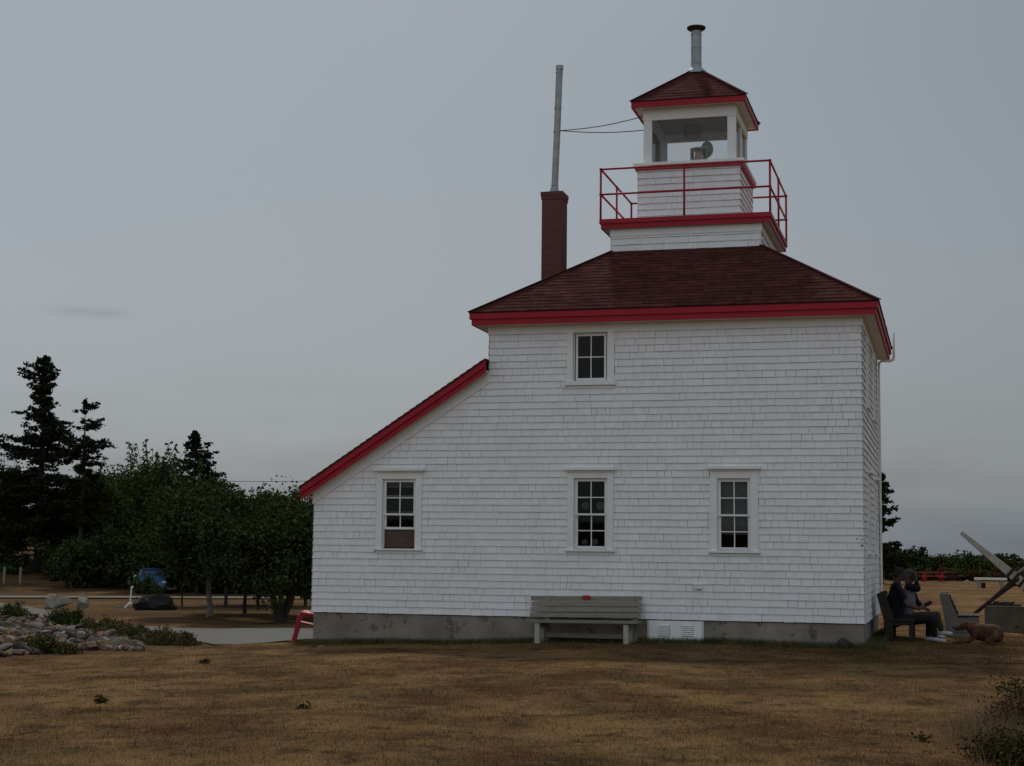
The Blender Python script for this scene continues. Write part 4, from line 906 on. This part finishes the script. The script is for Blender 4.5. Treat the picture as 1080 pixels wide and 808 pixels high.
# concrete block
q0 = fy(1039, 664, 7.0); 
K = empty('concrete_block', (q0.x, 7.0, h(q0.x, 7)), 'stained concrete block with rusty iron scraps at the right edge of the picture', 'block')
blk = MB(); blk.box(0, 0, -.1, 1.15, .8, .54); blk.build('block_body', CONC3, K, bevel=.02)
mb = MB(); mb.box(.02, .1, .541, .75, .16, .575); mb.tube([(.12, .3, .56), (.45, .34, .60), (.6, .3, .58)], .03, 6); mb.box(.18, .2, .541, .30, .3, .63); mb.tube([(.4, .15, .56), (.62, .18, .62)], .02, 6); mb.build('iron_scrap', IRON, K)
# anchor
aY = 6.0
S0, S1 = fy(1013.6, 561.5, aY), fy(1071, 609, aY)
An = empty('anchor', Vector((S1.x, aY, h(S1.x, aY))), 'big old anchor with a weathered grey wooden stock raised above the concrete block', 'anchor')
dS = (S1-S0); far = S1+dS*1.0; Ctr = S1+dS.normalized()*.16
mb = MB(); sdv = Vector((0, 1, 0)); upv = dS.normalized().cross(sdv).normalized()
def stock(a, b_, w0, w1):
    vs = [c+sdv*i*w/2+upv*j*w/2 for c, w in ((a, w0), (b_, w1)) for i, j in ((-1, -1), (1, -1), (1, 1), (-1, 1))]
    mb.add(vs, [(3,2,1,0),(4,5,6,7),(0,1,5,4),(1,2,6,5),(2,3,7,6),(3,0,4,7)])
stock(S0, Ctr, .085, .20); stock(Ctr+dS.normalized()*.002, Ctr+dS.normalized()*1.15, .20, .10)
W(mb, 'wooden_stock', WOOD2, An, An, bevel=.012)
mb = MB()
for t in (-.30, -.16, .0, .15, .30): 
    c = Ctr+dS.normalized()*t; stockv = MB(); w = .235
    vs = [c+dS.normalized()*o_+sdv*i*w/2+upv*j*w/2 for o_ in (-.03, .03) for i, j in ((-1, -1), (1, -1), (1, 1), (-1, 1))]
    mb.add(vs, [(3,2,1,0),(4,5,6,7),(0,1,5,4),(1,2,6,5),(2,3,7,6),(3,0,4,7)])
W(mb, 'iron_band', IRON, An, An)
H0 = fy(1022, 652, aY-.3); H1 = fy(1070, 613, aY); dd = (H1-H0).normalized(); H2 = H1+dd*.45
mb = MB(); mb.tube([H0, H0.lerp(H1, .5), H1-dd*.1, H1+dd*.02, H2], 0, 8, [.035, .045, .07, .13, .10]); W(mb, 'shank', IRON, An, An, smooth=True)
mb = MB(); mb.tube([H0+Vector((.04, 0, .03)), H0+Vector((-.05, 0, -.01)), H0+Vector((-.2, 0, -.015)), H0+Vector((-.28, 0, .0))], .026, 7); W(mb, 'shackle', IRON, An, An, smooth=True)
crown = H2
mb = MB(); mb.tube([crown+Vector((.0, -.75, .15)), crown+Vector((.16, -.4, .04)), crown, crown+Vector((.12, .4, -.1)), crown+Vector((-.02, .75, -.05))], 0, 8, [.03, .06, .09, .06, .03]); W(mb, 'arm', IRON, An, An, smooth=True)
for s_ in (-1, 1):
    c = crown+Vector((-.02, s_*.7, .1 if s_ < 0 else -.08)); mb = MB(); mb.prism([(c.y-.13, c.z-.1), (c.y+.13, c.z-.1), (c.y, c.z+.2)], c.x-.05, c.x-.02, 'x'); W(mb, 'fluke', IRON, An, An)
# red picnic tables
RDT = mat('red_table_paint', (.42, .018, .018), .6, .15, 4); RDT2 = mat('dark_red_table_paint', (.07, .010, .012), .7, .15, 4)
def picnic(px, py, m_, label, rz, name='picnic_table', sc=.88, grp='picnic tables in the field'):
    p = gp(px, py); b = empty(name, p, label, 'picnic table', grp, rz); b.scale = (sc, sc, sc)
    mb = MB()
    for k in range(5): y = -.36+k*.15; mb.box(-.95, y, .71, .95, y+.135, .75)
    mb.build('tabletop', m_, b)
    for s_ in (-1, 1):
        mb = MB(); mb.box(-.95, s_*.62, .42, .95, s_*.75, .455); mb.box(-.95, s_*.77, .42, .95, s_*.9, .455); mb.build('bench_seat', m_, b)
    for x in (-.65, .65):
        for s_ in (-1, 1): mb = MB(); mb.bar((x, s_*.68, -.03), (x, s_*.25, .71), .05, .11, (1, 0, 0)); mb.build('leg', m_, b)
        mb = MB(); mb.box(x-.07, -.85, .32, x-.02, .85, .42); mb.build('crossbar', m_, b)
    return b
picnic(984, 613.8, RDT, 'bright red picnic table in the field beyond the seated people', R(8))
picnic(1003, 613.5, RDT2, 'darker red picnic table right of the bright red one', R(75))
# white bench table
WPT = mat('white_table_paint', (.62, .61, .55), .7, .08, 3)
p = gp(1045, 620.5); T = empty('garden_bench', p, 'white topped backless bench standing in the field left of the anchor', 'bench', None, R(5))
mb = MB(); mb.box(-.83, -.25, .43, .83, .25, .56); mb.build('seat', WPT, T, bevel=.015)
for x in (-.6, .55): mb = MB(); mb.box(x-.09, -.18, -.03, x+.09, .18, .43); mb.build('leg', WOOD, T)
mb = MB(); mb.box(-.5, -.1, 0, -.28, .1, .3); mb.build('support', DARKW, T)
# white post with splayed foot by the road
p = gp(137, 641); T = empty('white_post', p, 'thin white post on splayed feet beside the bush and dark rocks', 'post')
mb = MB(); mb.tube([(0, 0, .1), (.05, 0, .85)], .035, 8); mb.bar((.03, 0, .84), (.11, 0, .90), .09, .06); mb.build('pole', TRIM, T)
for a in (0, 2.0, 4.1): mb = MB(); mb.bar((0, 0, .24), (.24*math.cos(a), .24*math.sin(a), 0), .05, .05); mb.build('foot', TRIM, T)
for px, py, tp, lb_ in ((5, 607, 589, 'white fence post nearest the left edge of the picture'), (22, 604, 587, 'white fence post under the tallest spruce right of the first one')):
    D = 100; b = base_at(px, D); mb = MB(); mb.box(-.06, -.06, -.1, .06, .06, 1.05); mb.add([(-.06, -.06, 1.05), (.06, -.06, 1.05), (.06, .06, 1.05), (-.06, .06, 1.05), (0, 0, 1.12)], [(0, 1, 4), (1, 2, 4), (2, 3, 4), (3, 0, 4)])
    o = mb.build('fence_post', WOOD); o.location = b; tag(o, lb_, 'post', 'white fence posts at the left edge')
# utility wire
A, Bq = at(120, 504, 125), at(420, 505, 118); mb = MB(); mb.tube([A.lerp(Bq, t)-Vector((0, 0, .25*math.sin(PI*t))) for t in np.linspace(0, 1, 12)], .018, 5); tag(mb.build('utility_wire', IRON), 'thin overhead wire strung above the trees left of the lean-to', 'wire')

# ================================================================== CAR
p = gp(159, 625.5); CR = empty('parked_car', p, 'small blue car parked nose towards the lawn under the trees', 'car', None, R(30))
BLU = mat('blue_car_paint', (.05, .14, .29), .25, .05, 2, spec=.6); BLK = mat('black_trim', (.012, .012, .013), .6, .1, 3); CGL = mat('car_glass', (.05, .06, .07), .06, .05, 2, spec=.9); LMP = mat('headlight_lens', (.6, .62, .62), .15, .05, 3, spec=.8); RIM = mat('alloy_rim', (.4, .4, .4), .35, .1, 5, metal=.8)
# local: front is -y, x lateral
def loft(secs, name, m, par, sub=1):
    """secs: list of rings (each list of points)"""
    n = len(secs[0]); mb = MB(); vs = [p_ for s_ in secs for p_ in s_]
    fs = [(i*n+k, i*n+(k+1) % n, (i+1)*n+(k+1) % n, (i+1)*n+k) for i in range(len(secs)-1) for k in range(n)]
    fs += [tuple(range(n))[::-1], tuple((len(secs)-1)*n+k for k in range(n))]
    mb.add(vs, fs); o = mb.build(name, m, par, smooth=True)
    if sub: s_ = o.modifiers.new('sub', 'SUBSURF'); s_.levels = sub; s_.render_levels = sub
    return o
def csec(y, w, z0, z1, z2, wt):
    return [(-w*.9, y, z0), (-w, y, (z0+z1)/2), (-w*.99, y, z1), (-wt, y, z2), (0, y, z2+.02), (wt, y, z2), (w*.99, y, z1), (w, y, (z0+z1)/2), (w*.9, y, z0), (0, y, z0)]
loft([csec(-1.98, .60, .3, .55, .62, .45), csec(-1.9, .76, .22, .62, .70, .6), csec(-1.6, .84, .2, .70, .80, .68), csec(-1.0, .87, .2, .82, .93, .72), csec(-.75, .87, .2, .86, .98, .74), csec(0, .88, .2, .90, .96, .76), csec(1.2, .87, .2, .92, .98, .74), csec(1.85, .83, .25, .9, 1.0, .68), csec(2.0, .72, .35, .8, .9, .6)], 'body', BLU, CR)
def gsec(y, wb, zb2, wt, zt2): return [(-wb, y, zb2), (-(wb+wt)/2-.01, y, (zb2+zt2)/2), (-wt, y, zt2-.05), (-wt*.8, y, zt2), (wt*.8, y, zt2), (wt, y, zt2-.05), ((wb+wt)/2+.01, y, (zb2+zt2)/2), (wb, y, zb2)]
loft([gsec(-.85, .74, .93, .70, .97), gsec(-.45, .77, .94, .64, 1.28), gsec(-.1, .78, .94, .60, 1.47), gsec(.9, .78, .94, .60, 1.50), gsec(1.6, .74, .94, .58, 1.36), gsec(1.85, .68, .95, .55, 1.05)], 'cabin', BLU, CR)
mb = MB(); mb.add([(-.66, -.80, 1.02), (.66, -.80, 1.02), (.55, -.20, 1.42), (-.55, -.20, 1.42), (-.66, -.77, .99), (.66, -.77, .99), (.55, -.17, 1.39), (-.55, -.17, 1.39)], [(0,1,2,3),(7,6,5,4),(0,4,5,1),(1,5,6,2),(2,6,7,3),(3,7,4,0)]); mb.build('windscreen', CGL, CR, bevel=.02)
for s_ in (-1, 1):
    mb = MB(); mb.add([(s_*.80, -.35, 1.0), (s_*.80, 1.3, 1.0), (s_*.655, 1.1, 1.38), (s_*.655, 0, 1.38), (s_*.76, -.35, 1.0), (s_*.76, 1.3, 1.0), (s_*.61, 1.1, 1.38), (s_*.61, 0, 1.38)], [(0,1,2,3),(7,6,5,4),(0,4,5,1),(1,5,6,2),(2,6,7,3),(3,7,4,0)]); mb.build('side_window', CGL, CR)
    mb = MB(); mb.ell((s_*.66, -1.72, .66), .17, .2, .085); mb.build('headlight', LMP, CR, smooth=True)
    mb = MB(); mb.ell((s_*.98, -.5, 1.0), .11, .07, .075); mb.bar((s_*.85, -.5, .96), (s_*.95, -.5, .98), .04); mb.build('mirror', LMP if s_ < 0 else BLU, CR, smooth=True)
    for y in (-1.3, 1.3):
        mb = MB(); mb.tube([(s_*.88, y, .31), (s_*.68, y, .31)], .31, 22); w_ = mb.build('wheel', BLK, CR); mb = MB(); mb.tube([(s_*.895, y, .31), (s_*.87, y, .31)], .19, 12); mb.build('rim', RIM, w_)
mb = MB(); mb.box(-.5, -2.0, .36, .5, -1.90, .48); mb.box(-.62, -1.98, .22, .62, -1.86, .33); mb.build('grille', BLK, CR, bevel=.02)
mb = MB(); mb.box(-.2, -2.02, .40, .2, -2.001, .50); mb.build('number_plate', TRIM, CR)

# ================================================================== PEOPLE
SKIN = mat('skin', (.07, .036, .026), .6, .08, 6); HAIR = mat('dark_hair', (.02, .014, .011), .8, .2, 30); NAVY = mat('navy_cotton', (.004, .005, .009), .9, .15, 12)
TROU = mat('dark_trousers', (.008, .008, .008), .9, .15, 12); KHAKI = mat('khaki_cotton', (.045, .036, .024), .9, .12, 12); SHOE = mat('white_shoe', (.40, .42, .46), .6, .08, 12); PINK = mat('lilac_cotton', (.15, .125, .155), .9, .08, 10); GREYC = mat('grey_cap_cloth', (.06, .06, .056), .9, .1, 12); SOCK = mat('shoe_sole', (.35, .35, .35), .8, .1, 8)
def person(label, J, Yc, shirt, trous, hairm, hatm=None, sleeve=None, female=False):
    """J: joints as px,py,Y -> world; built in coordinates relative to the pelvis foot point"""
    j = {k: fy(*v) for k, v in J.items()}
    o0 = Vector((j['pelvis'].x, Yc, h(j['pelvis'].x, Yc))); P = empty('person', o0, label, 'person'); j = {k: v-o0 for k, v in j.items()}
    sw = .175 if female else .2; Yv = Vector((0, 1, 0))
    ne, ch, pe, hd = j['neck'], j['chest'], j['pelvis'], j['head']
    shN, shF = ne+Vector((0, -sw, -.05)), ne+Vector((0, sw, -.05))
    hipN, hipF = pe+Vector((0, -.09, 0)), pe+Vector((0, .09, 0))
    b = MB(); fwd = Vector((1, 0, 0)); tilt = j.get('look', hd+Vector((1, 0, -.1)))-hd; tilt.normalize(); hu = Vector((0, 1, 0)).cross(tilt).normalized()*-1
    if hu.z < 0: hu = -hu
    # head
    rot = Matrix((tilt, Vector((0, 1, 0)), hu)).transposed()
    b.ell(hd+hu*.02, .098, .078, .112, rot); b.ell(hd+tilt*.03-hu*.06, .065, .055, .06, rot); b.cap(hd+tilt*.085-hu*.005, hd+tilt*.112-hu*.025, .012, .015, 8)
    b.ell(hd+tilt*.088-hu*.052, .018, .028, .010, rot)
    for s_ in (-1, 1): b.ell(hd+Yv*s_*.08-hu*.01, .02, .012, .03, rot); b.ell(hd+tilt*.086+Yv*s_*.03+hu*.008, .01, .014, .009, rot)
    nr_ = .056 if female else .068; b.cap(ne-Vector((0, 0, .03)), hd-hu*.05-tilt*.025, nr_+.006, nr_)
    def arm(sh, el, wr, hn):
        b.cap(sh, el, .048, .040); b.cap(el, wr, .040, .027); d = (hn-wr).normalized(); b.cap(wr, wr+d*.07, .03, .034)
        sd = d.cross(Vector((0, 0, 1))).normalized() if abs(d.z) < .9 else Vector((0, 1, 0)); dn = sd.cross(d)
        for k in range(4):
            f0 = wr+d*.08+sd*(k-1.5)*.019; l = (.042, .05, .046, .036)[k]; f1 = f0+d*l*.6-dn*.012; f2 = f1+d*l*.45-dn*.022; b.cap(f0, f1, .0095, .009, 8); b.cap(f1, f2, .009, .0075, 8)
        t0 = wr+d*.03+sd*.035; b.cap(t0, t0+d*.035+sd*.022-dn*.01, .012, .009, 8)
    arm(shN, j['elbowN'], j['wristN'], j['handN']); arm(shF, j['elbowF'], j['wristF'], j['handF'])
    b.cap(pe, ch, .10, .10)
    for s_, hp_ in (('N', hipN), ('F', hipF)):
        b.cap(hp_, j['knee'+s_], .07, .052); b.cap(j['knee'+s_], j['ankle'+s_], .05, .035); b.cap(j['ankle'+s_], j['toe'+s_], .03, .025)
    b.organic('body', SKIN, P, .009, 3)
    # shirt
    s = MB(); back = Vector((-.03, 0, 0))
    g_ = 1.0 if female else 1.18
    s.cap(pe+Vector((0, -.06, .02)), ch+Vector((0, -.07, 0)), .135*g_, .135*g_); s.cap(pe+Vector((0, .06, .02)), ch+Vector((0, .07, 0)), .135*g_, .135*g_)
    s.cap(ch+Vector((0, -.09, 0)), ne+Vector((-.02, -.09, -.09)), .13*g_, .095*g_); s.cap(ch+Vector((0, .09, 0)), ne+Vector((-.02, .09, -.09)), .13*g_, .095*g_)
    s.cap(shN, shF, .072, .072); s.cap(ne-Vector((0, 0, .06)), ne-Vector((0, 0, .02)), .085, .066)
    if not female: s.cap(ch+Vector((.05, 0, -.12)), ch+Vector((.02, 0, 0)), .14, .12)
    slm = 1.0 if sleeve else .62
    for sh, el in ((shN, j['elbowN']), (shF, j['elbowF'])): s.cap(sh, sh.lerp(el, slm), .072, .062)
    s.organic('shirt', shirt, P, .014, 5)
    if sleeve:
        s = MB()
        for sh, el, wr in ((shN, j['elbowN'], j['wristN']), (shF, j['elbowF'], j['wristF'])): s.cap(sh+Vector((.0, 0, 0)), el, .078, .066); s.cap(el, el.lerp(wr, .55), .064, .048)
        s.organic('jacket_sleeves', sleeve, P, .014, 5)
    # trousers
    s = MB(); s.cap(hipN, hipF, .135, .135)
    for s_, hp_ in (('N', hipN), ('F', hipF)):
        s.cap(hp_, j['knee'+s_], .112, .082); s.cap(j['knee'+s_], j['knee'+s_].lerp(j['ankle'+s_], .9), .080, .056)
    s.organic('trousers', trous, P, .014, 5)
    for s_ in 'NF':
        s = MB(); a, t = j['ankle'+s_], j['toe'+s_]; s.cap(a+Vector((-.03, 0, -.03)), t, .048, .036); s.cap(a, a+Vector((0, 0, -.03)), .046, .05); s.organic('shoe', SHOE, P, .009, 3)
    hm = MB(); hm.ell(hd-tilt*.016+hu*.040, .110, .092, .104, rot); hm.ell(hd-tilt*.03-hu*.01, .085, .089, .075, rot); hm.ell(hd-tilt*.055-hu*.02, .055, .074, .075, rot)
    if female: hm.ell(hd-tilt*.06-hu*.09, .05, .075, .10, rot)
    hm.organic('hair', hairm, P, .01, 3)
    if hatm:
        hm = MB(); hm.ell(hd-tilt*.005+hu*.065, .112, .096, .078, rot); hm.ell(hd+tilt*.11+hu*.045, .06, .07, .01, rot); hm.organic('cap', hatm, P, .008, 2)
    return P, j, o0
yM, yW = 2.85, 3.5
JM = dict(pelvis=(944.5, 654, yM), chest=(945, 631, yM), neck=(946, 615.2, yM), head=(948.5, 605.8, yM), look=(985, 612, yM+.35),
  kneeN=(983.5, 653, yM-.14), ankleN=(986, 672.5, yM-.14), toeN=(996.5, 676.5, yM-.16), kneeF=(981, 652, yM+.14), ankleF=(979, 672, yM+.14), toeF=(989, 675.5, yM+.14),
  elbowN=(957, 638.5, yM-.25), wristN=(969, 642.5, yM-.12), handN=(975, 640, yM-.02), elbowF=(958, 638.5, yM+.25), wristF=(969, 641, yM+.08), handF=(975, 639, yM+.02))
PM, jm, om = person('person in navy t-shirt and dark trousers seated nearest on the shaded bench holding a phone', JM, yM, NAVY, TROU, HAIR)
JW = dict(pelvis=(956, 652, yW), chest=(958.5, 634, yW), neck=(959, 616, yW), head=(959.5, 607.5, yW), look=(995, 605, yW),
  kneeN=(987.5, 648.5, yW-.1), ankleN=(993.5, 666, yW-.1), toeN=(1003, 668.5, yW-.1), kneeF=(984, 650, yW+.12), ankleF=(986, 670, yW+.12), toeF=(995, 672.5, yW+.12),
  elbowN=(967.5, 621, yW-.18), wristN=(966, 609, yW-.1), handN=(964, 603, yW-.07), elbowF=(966, 634, yW+.2), wristF=(975, 642, yW+.05), handF=(980, 643, yW))
PW, jw, ow = person('person in lilac top and grey cap beyond the other one, hand raised to face', JW, yW, PINK, KHAKI, mat('grey_hair', (.08, .07, .065), .8, .15, 30), GREYC, sleeve=NAVY, female=True)
ph = MB(); c = om+jm['handN']+Vector((.045, .03, .04)); ph.add([], []); ph.bar(c+Vector((-.05, 0, -.02)), c+Vector((.09, 0, .05)), .075, .022, (0, 1, 0)); ph.box(c.x+.02, c.y-.04, c.z, c.x+.08, c.y+.02, c.z+.07)
o = ph.build('phone', BLK, bevel=.004); tag(o, 'black device held in the hands of the person in the navy t-shirt', 'phone')
# dog lying on the grass
dY = 2.1; d0 = fy(1035, 678, dY); dz = h(d0.x, dY)
DG = empty('dog', (d0.x, dY, dz), 'golden brown dog lying on the shaded grass beside the shoes with head turned left', 'dog'); o0 = Vector((d0.x, dY, dz))
FUR = mat('golden_brown_fur', (.042, .018, .009), .95, .3, 7, .6, 60, col2=(.085, .040, .018)); HARN = mat('red_harness', (.14, .010, .014), .8, .1, 8); NOSE = mat('dog_nose', (.012, .01, .01), .4, .1, 8)
def dp(px, py, y=0): return fy(px, py, dY+y)-o0
b = MB()
b.cap(dp(1047, 668.5, .05), dp(1031, 666.5, 0), .178, .15, 16); b.cap(dp(1050, 670, .0), dp(1049, 671, -.05), .15, .13, 16)     # barrel, haunch
b.cap(dp(1031, 667), dp(1024, 662, 0), .13, .095); b.cap(dp(1026, 663), dp(1019, 659, 0), .095, .078)                  # chest, neck
b.ell(dp(1018, 659.5), .088, .072, .072); b.cap(dp(1014.5, 661), dp(1006.5, 662.2), .045, .03); b.cap(dp(1015, 663.5), dp(1008, 664.5), .03, .018)
for s_ in (-1, 1):
    b.cap(dp(1020, 656.5, s_*.06), dp(1023, 663, s_*.085), .026, .034)
    b.cap(dp(1028, 671, s_*.10), dp(1022, 676.5, s_*.11), .055, .038); b.cap(dp(1022, 676.8, s_*.11), dp(1008, 677.5, s_*.10), .034, .028); b.ell(dp(1006.5, 678, s_*.10), .045, .034, .024)
b.cap(dp(1050, 672, -.13), dp(1041, 676, -.16), .085, .045); b.cap(dp(1041, 677.3, -.16), dp(1048, 679, -.17), .03, .028); b.ell(dp(1037, 678.3, -.17), .055, .034, .022)
b.cap(dp(1056, 673), dp(1058, 678, -.15), .04, .03); b.cap(dp(1058, 678, -.15), dp(1049, 679.5, -.24), .03, .018)
b.organic('body', FUR, DG, .011, 4)
b = MB(); b.ell(dp(1005.4, 661.4), .018, .02, .016); b.build('nose', NOSE, DG, smooth=True)
b = MB()
for s_ in (-1, 1): b.ell(dp(1014, 658.8, s_*.052), .009)
b.build('eye', NOSE, DG, smooth=True)
rotc = Quaternion((0, 1, 0), -.5).to_matrix()
b = MB(); b.ell(dp(1025.5, 663.5), .035, .125, .135, rotc); b.ell(dp(1033, 668), .03, .147, .15, rotc); b.cap(dp(1025, 657.5), dp(1034, 660.5), .03, .03); b.organic('harness', HARN, DG, .01, 2)
# leash
A = om+jm['handF']+Vector((.02, 0, -.03)); Bq = fy(1022, 664, dY-.05)
mb = MB(); pts = [fy(993, 658, 2.6), fy(998, 661.5, 2.45), fy(1005, 665.5, 2.2), fy(1013, 668, dY-.12), fy(1022, 667, dY-.13)]; pts = [A, A.lerp(pts[0], .5)+Vector((0, 0, -.04))]+pts
mb.tube(pts, .008, 6); tag(mb.build('leash', BLK, smooth=True), 'thin dark leash running from the seated person to the lying dog', 'leash')

# ================================================================== LIGHT
SUN = Vector((-.36, .93, 0)).normalized(); EL = R(47); SV = Vector((SUN.x*math.cos(EL), SUN.y*math.cos(EL), math.sin(EL)))
sd = bpy.data.lights.new('sun', 'SUN'); so = bpy.data.objects.new('sun', sd); COL.objects.link(so); so.rotation_euler = SV.to_track_quat('Z', 'Y').to_euler()
sd.energy = 2.1; sd.angle = R(5); sd.color = (1, .90, .76)
w = bpy.data.worlds.new('World'); S.world = w; w.use_nodes = True; N = w.node_tree.nodes; L = w.node_tree.links; bg = N['Background']
sky = N.new('ShaderNodeTexSky'); sky.sky_type = 'NISHITA'; sky.sun_disc = False; sky.sun_elevation = EL; sky.sun_rotation = math.atan2(SUN.x, SUN.y); sky.dust_density = 4; sky.air_density = 1.2; sky.ozone_density = 1
tc = N.new('ShaderNodeTexCoord'); sp = N.new('ShaderNodeSeparateXYZ'); L.new(tc.outputs['Generated'], sp.inputs[0])
cr = N.new('ShaderNodeValToRGB'); L.new(sp.outputs[2], cr.inputs[0]); e = cr.color_ramp.elements
SKY = [(.0, (2.1, 2.5, 3.0)), (.02, (2.4, 2.82, 3.26)), (.07, (2.78, 3.22, 3.62)), (.16, (2.78, 3.28, 3.72)), (.3, (2.47, 3.02, 3.56)), (.5, (2.3, 2.88, 3.55)), (1.0, (3.5, 3.9, 4.35))]
SC = 4.2
e[0].position = 0; e[0].color = tuple(c/SC for c in SKY[0][1])+(1,); e[1].position = 1; e[1].color = tuple(c/SC for c in SKY[-1][1])+(1,)
for p_, c_ in SKY[1:-1]: q = e.new(p_); q.color = tuple(c/SC for c in c_)+(1,)
def wn(t): return N.new('ShaderNode'+t)
def wr(sock, a, b, c, d, smooth=False):
    m = wn('MapRange'); m.inputs[1].default_value = a; m.inputs[2].default_value = b; m.inputs[3].default_value = c; m.inputs[4].default_value = d
    if smooth: m.interpolation_type = 'SMOOTHSTEP'
    L.new(sock, m.inputs[0]); return m.outputs[0]
def wm(op, a, b):
    m = wn('Math'); m.operation = op
    for i, v in enumerate((a, b)):
        if isinstance(v, (int, float)): m.inputs[i].default_value = v
        else: L.new(v, m.inputs[i])
    return m.outputs[0]
def wdot(v):
    a = wn('VectorMath'); a.operation = 'DOT_PRODUCT'; L.new(tc.outputs['Generated'], a.inputs[0]); a.inputs[1].default_value = v; return a.outputs['Value']
def wnoise(sc, scale, off=0.0):
    mp = wn('Mapping'); mp.inputs['Scale'].default_value = scale; mp.inputs['Location'].default_value = (off, off, off); L.new(tc.outputs['Generated'], mp.inputs[0])
    n = wn('TexNoise'); n.inputs['Scale'].default_value = sc; n.inputs['Detail'].default_value = 5; L.new(mp.outputs[0], n.inputs['Vector']); return n.outputs['Fac']
side = wr(wdot((-RT.x, -RT.y, 0)), -.33, .33, .82, 1.09)                    # hazier and brighter towards the left
back = wr(wdot((-SUN.x, -SUN.y, 0)), -.2, .9, 1.0, 1.95, True)              # unseen sky opposite the sun, brightened to light the facade
soft = wr(wnoise(1.6, (1, 1, 2.5)), .3, .7, .975, 1.025)
low = wr(sp.outputs[2], .01, .14, 1, 0, True)                                # cloud bank low over the sea
bank = wm('SUBTRACT', 1, wm('MULTIPLY', wm('MULTIPLY', low, wr(wnoise(7, (1, 1, 5), 3), .38, .66, 0, 1)), .22))
wd_ = ray(84, 329)                                                          # one thin dark wisp
dt = wr(wdot(tuple(wd_)), .9993, 1.0, 0, 1, True); dz = wn('Math'); dz.operation = 'COMPARE'
zc = wm('ABSOLUTE', wm('SUBTRACT', sp.outputs[2], float(wd_.z)), 0); zb2 = wr(zc, 0, .005, 1, 0, True)
wisp = wm('SUBTRACT', 1, wm('MULTIPLY', wm('MULTIPLY', dt, zb2), wr(wnoise(30, (1, 1, 5), 7), .35, .65, .05, .2)))
fac = wm('MULTIPLY', wm('MULTIPLY', wm('MULTIPLY', side, back), wm('MULTIPLY', soft, bank)), wm('MULTIPLY', wisp, SC))
vs = N.new('ShaderNodeVectorMath'); vs.operation = 'SCALE'; L.new(cr.outputs[0], vs.inputs[0]); L.new(fac, vs.inputs['Scale'])
wmn = wn('Mix'); wmn.data_type = 'RGBA'; wmn.blend_type = 'MULTIPLY'; L.new(wr(wdot((-SUN.x, -SUN.y, 0)), 0, .8, 0, 1), wmn.inputs[0]); L.new(vs.outputs[0], wmn.inputs[6]); wmn.inputs[7].default_value = (1.12, 1.02, .94, 1)
mx = N.new('ShaderNodeMix'); mx.data_type = 'RGBA'; mx.inputs[0].default_value = .88; L.new(sky.outputs[0], mx.inputs[6]); L.new(wmn.outputs[2], mx.inputs[7]); L.new(mx.outputs[2], bg.inputs[0]); bg.inputs[1].default_value = .1
S.view_settings.view_transform = 'Standard'; S.view_settings.look = 'None'; S.view_settings.exposure = -.08; S.view_settings.gamma = 1
S.render.engine = 'CYCLES'; S.render.resolution_x = 1024; S.render.resolution_y = 766
S.cycles.transparent_max_bounces = 16; S.cycles.max_bounces = 6
